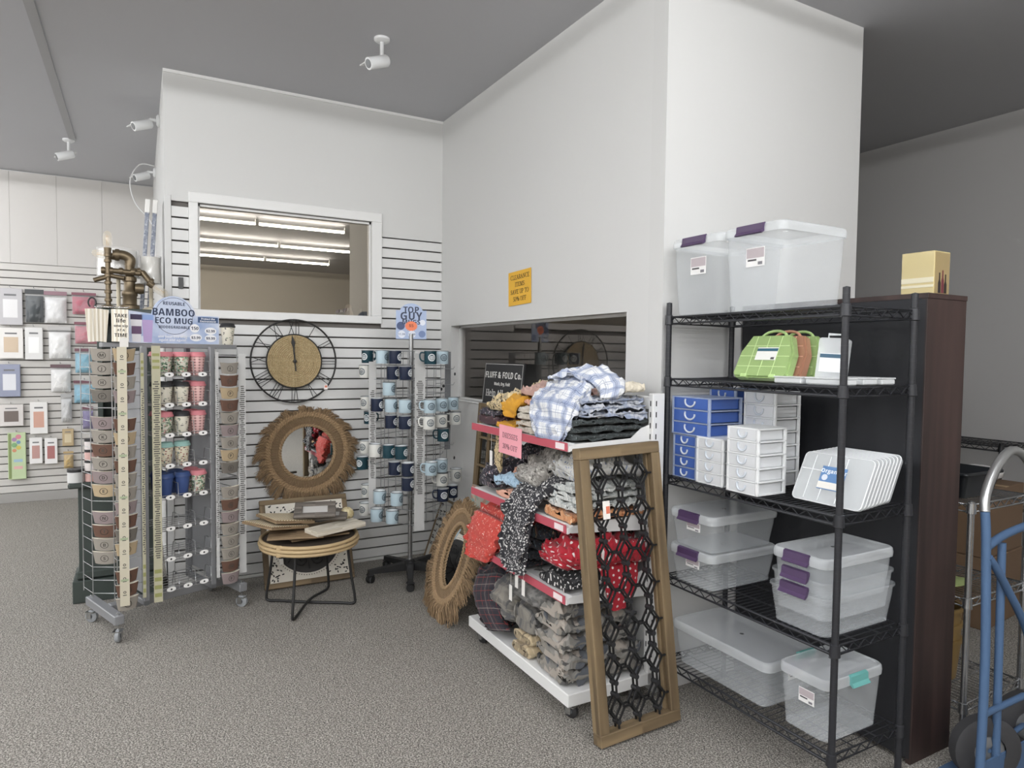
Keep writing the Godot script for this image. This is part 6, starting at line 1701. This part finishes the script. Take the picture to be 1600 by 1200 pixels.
		part(t, "edge", ed, mat("f4f6f7", 0.2, 0, "frost0.8"))
		if k == 0:
			for q in [-0.09, -0.03, 0.04]: part(t, "divider", MB.new().box(V(q, 0.0925, 0.0065), V(0.003, 0.175, 0.001)), mat("f4f6f7", 0.3))
			part(t, "divider", MB.new().box(V(-0.09, 0.12, 0.0065), V(0.09, 0.003, 0.001)), mat("f4f6f7", 0.3))
			var s := part(t, "sticker", MB.new().box(V(0.0, 0.095, 0.0072), V(0.1, 0.09, 0.0008)), mat("5f86b5", 0.5))
			text(s, "Organizer", 0.022, V(0, 0.122, 0.008), mat("e9eef3", 0.5))
			part(s, "price_print", MB.new().box(V(0, 0.066, 0.0078), V(0.1, 0.026, 0.0006)), mat("e6e3dc", 0.5))
			part(s, "seal_print", MB.new().ext(circle(0.012, 14, -0.03, 0.096), 0.0006, X(Basis.IDENTITY, V(0, 0, 0.0077))), mat("d9dde6", 0.5))

func right_side() -> void:
	# chrome wire cart
	var t := thing("wire_cart", "chrome three-tier wire cart on casters beside the bookcase", "cart", V(3.16, 0, -1.65))
	wire_unit(t, 2.935, 3.39, -1.86, -1.45, 1.01, [1.0, 0.61, 0.175], mat("b9bbbd", 0.25, 0.9), 0.1, false)
	for x in [2.935, 3.39]:
		for z in [-1.86, -1.45]: caster(t, V(x, 0, z) - t.position, 0.4, 0.038, "77797b")
	var bk := thing("plastic_tub", "black rectangular plastic tub on the cart's top shelf", "tub", V(3.13, 1.0015, -1.6))
	var m := MB.new()
	loft(m, [[0.24, 0.16, 0.015, 0.002], [0.28, 0.2, 0.018, 0.095], [0.3, 0.22, 0.02, 0.096], [0.3, 0.22, 0.02, 0.108], [0.275, 0.195, 0.018, 0.108], [0.235, 0.155, 0.015, 0.01]])
	plate(m, 0.24, 0.16, 0.015, 0.0, 0.004)
	part(bk, "tub", m, mat("1c1f22", 0.45))
	var cl := MB.new().grid(14, 10, func(u, q):
		var a: float = TAU * u
		var r: float = 0.075 * sin(PI * q)
		return V(cos(a) * r * 1.2, 0.012 + 0.022 * (1 - cos(PI * q)) * 0.6 + 0.012 * noise.get_noise_2d(cos(a) * 3, q * 5), sin(a) * r), 1, 1, true)
	single("cleaning_cloth", cl, mat("8d9a62", 0.95, 0, "cloth"), "crumpled green cloth on the cart's middle shelf", "cloth", V(3.02, 0.612, -1.58))
	var bu := thing("bucket", "stacked tan plastic bucket on the cart's bottom shelf", "bucket", V(3.1, 0.176, -1.66))
	for k in 3: part(bu, "pail", MB.new().lathe([Vector2(0, 0.01 + 0.07 * k), Vector2(0.085, 0.01 + 0.07 * k), Vector2(0.1, 0.17 + 0.07 * k), Vector2(0.106, 0.17 + 0.07 * k), Vector2(0.106, 0.185 + 0.07 * k), Vector2(0.096, 0.185 + 0.07 * k), Vector2(0.082, 0.03 + 0.07 * k), Vector2(0, 0.03 + 0.07 * k)], 24), mat("80683c", 0.5))
	# blue hand truck
	var h := thing("hand_truck", "blue steel hand truck with silver handle and grey wheels", "hand truck", V(2.84, 0, -1.27))
	var bl := mat("4b6688", 0.6, 0.1)
	var o := V(-2.8, 0, 1.27)
	part(h, "side_rail", MB.new().tube(smooth_path([o + V(2.6, 0.1, -1.24), o + V(2.625, 0.5, -1.25), o + V(2.64, 0.92, -1.27), o + V(2.645, 1.03, -1.28)], 4), 0.0155, 10), bl)
	part(h, "side_rail", MB.new().tube(smooth_path([o + V(3.02, 0.1, -1.24), o + V(3.04, 0.5, -1.25), o + V(3.05, 0.92, -1.27), o + V(3.055, 1.03, -1.28)], 4), 0.0155, 10), bl)
	part(h, "centre_rail", MB.new().tube([o + V(2.73, 0.1, -1.25), o + V(2.775, 0.9, -1.28)], 0.014, 10), bl)
	part(h, "cross_bar", MB.new().tube(smooth_path([o + V(2.64, 0.9, -1.27), o + V(2.8, 0.93, -1.28), o + V(3.05, 0.96, -1.27)], 4), 0.015, 8), bl)
	part(h, "cross_bar", MB.new().tube([o + V(2.61, 0.3, -1.245), o + V(2.91, 0.3, -1.245)], 0.012, 8), bl)
	part(h, "brace", MB.new().tube(smooth_path([o + V(2.64, 0.87, -1.26), o + V(2.72, 0.78, -1.25), o + V(2.9, 0.55, -1.24), o + V(3.0, 0.3, -1.24)], 4), 0.014, 8), bl)
	part(h, "handle", MB.new().tube(smooth_path([o + V(2.645, 1.03, -1.28), o + V(2.665, 1.09, -1.29), o + V(2.75, 1.18, -1.3), o + V(2.86, 1.24, -1.3), o + V(2.97, 1.19, -1.29), o + V(3.055, 1.03, -1.28)], 5), 0.0165, 10), mat("b4b5b4", 0.3, 0.8), "silver handle")
	for a in [V(2.735, 0.12, -1.29), V(3.08, 0.12, -1.31)]:
		var wh := part(h, "wheel", MB.new().lathe([Vector2(0.06, -0.03), Vector2(0.105, -0.033), Vector2(0.125, -0.02), Vector2(0.125, 0.02), Vector2(0.105, 0.033), Vector2(0.06, 0.03)], 28, X(R(0, -0.5, 0) * R(PI / 2, 0, 0), o + a)), mat("3a3a3c", 0.7))
		part(wh, "rim", MB.new().lathe([Vector2(0, -0.02), Vector2(0.03, -0.035), Vector2(0.06, -0.022), Vector2(0.06, 0.022), Vector2(0.03, 0.035), Vector2(0, 0.02)], 20, X(R(0, -0.5, 0) * R(PI / 2, 0, 0), o + a)), mat("8d8f90", 0.4, 0.5))
	part(h, "axle", MB.new().tube([o + V(2.72, 0.125, -1.27), o + V(3.08, 0.125, -1.3)], 0.01, 8), bl)
	part(h, "toe_plate", MB.new().span(o + V(2.62, 0.004, -1.4), o + V(3.02, 0.012, -1.24)), bl)
	part(h, "back_plate", MB.new().span(o + V(2.62, 0.004, -1.245), o + V(3.02, 0.12, -1.238)), bl)
	# far corner: low black wire shelf, boxes, a bag
	var r := thing("low_wire_shelf", "low black wire shelf standing along the grey right wall", "shelving", V(5.3, 0, -2.6))
	wire_unit(r, 5.1, 5.5, -3.3, -2.35, 1.02, [1.0, 0.55, 0.12], mat("2a2b2d", 0.4, 0.3))
	var card := mat("715b46", 0.85)
	for a in [[V(4.55, 0, -2.25), V(0.55, 0.42, 0.4), "brown cardboard carton on the floor behind the cart"], [V(4.55, 0.422, -2.25), V(0.52, 0.4, 0.38), "brown cardboard carton stacked on the other behind the cart"]]:
		var b := thing("carton", a[2], "carton", a[0], 0.1, "cartons behind the cart")
		part(b, "box", MB.new().box(V(0, a[1].y / 2, 0), a[1], 0.004), card)
		part(b, "tape", MB.new().box(V(0, a[1].y, 0), V(0.05, 0.002, a[1].z)), mat("a58a63", 0.4))
	var bag := thing("plastic_bag", "white plastic bag lying on the stacked cartons", "bag", V(4.62, 0.8245, -2.25))
	part(bag, "bag", MB.new().grid(16, 8, func(u, q):
		var a: float = TAU * u
		var rr: float = sin(PI * q) * (0.13 + 0.03 * noise.get_noise_2d(cos(a) * 4, q * 4 + sin(a)))
		return V(cos(a) * rr, 0.05 * (1 - cos(PI * q)), sin(a) * rr), 1, 1, true), mat("dcdad8", 0.5))

func behind_camera() -> void:
	# what the round mirror and the glass catch: a beech cabinet and a low white shelf behind the photographer
	var wd := textured(grain(Color("a98a62"), Color("c9ab80"), 1, 91), V(1.2, 1.2, 1.2), 0.6, 0, true)
	var t := thing("cabinet", "beech cabinet with two doors standing behind the photographer", "cabinet", V(2.75, 0, 0.6))
	part(t, "body", MB.new().box(V(0, 0.45, 0), V(0.9, 0.9, 0.45), 0.004), wd)
	part(t, "worktop", MB.new().box(V(0, 0.915, 0), V(0.96, 0.03, 0.5), 0.004), wd)
	for s in [-1, 1]:
		var d := part(t, "door", MB.new().box(V(s * 0.22, 0.46, -0.233), V(0.42, 0.8, 0.018), 0.003), wd)
		part(d, "handle", MB.new().box(V(s * 0.05, 0.6, -0.25), V(0.012, 0.1, 0.02), 0.003), chrome)
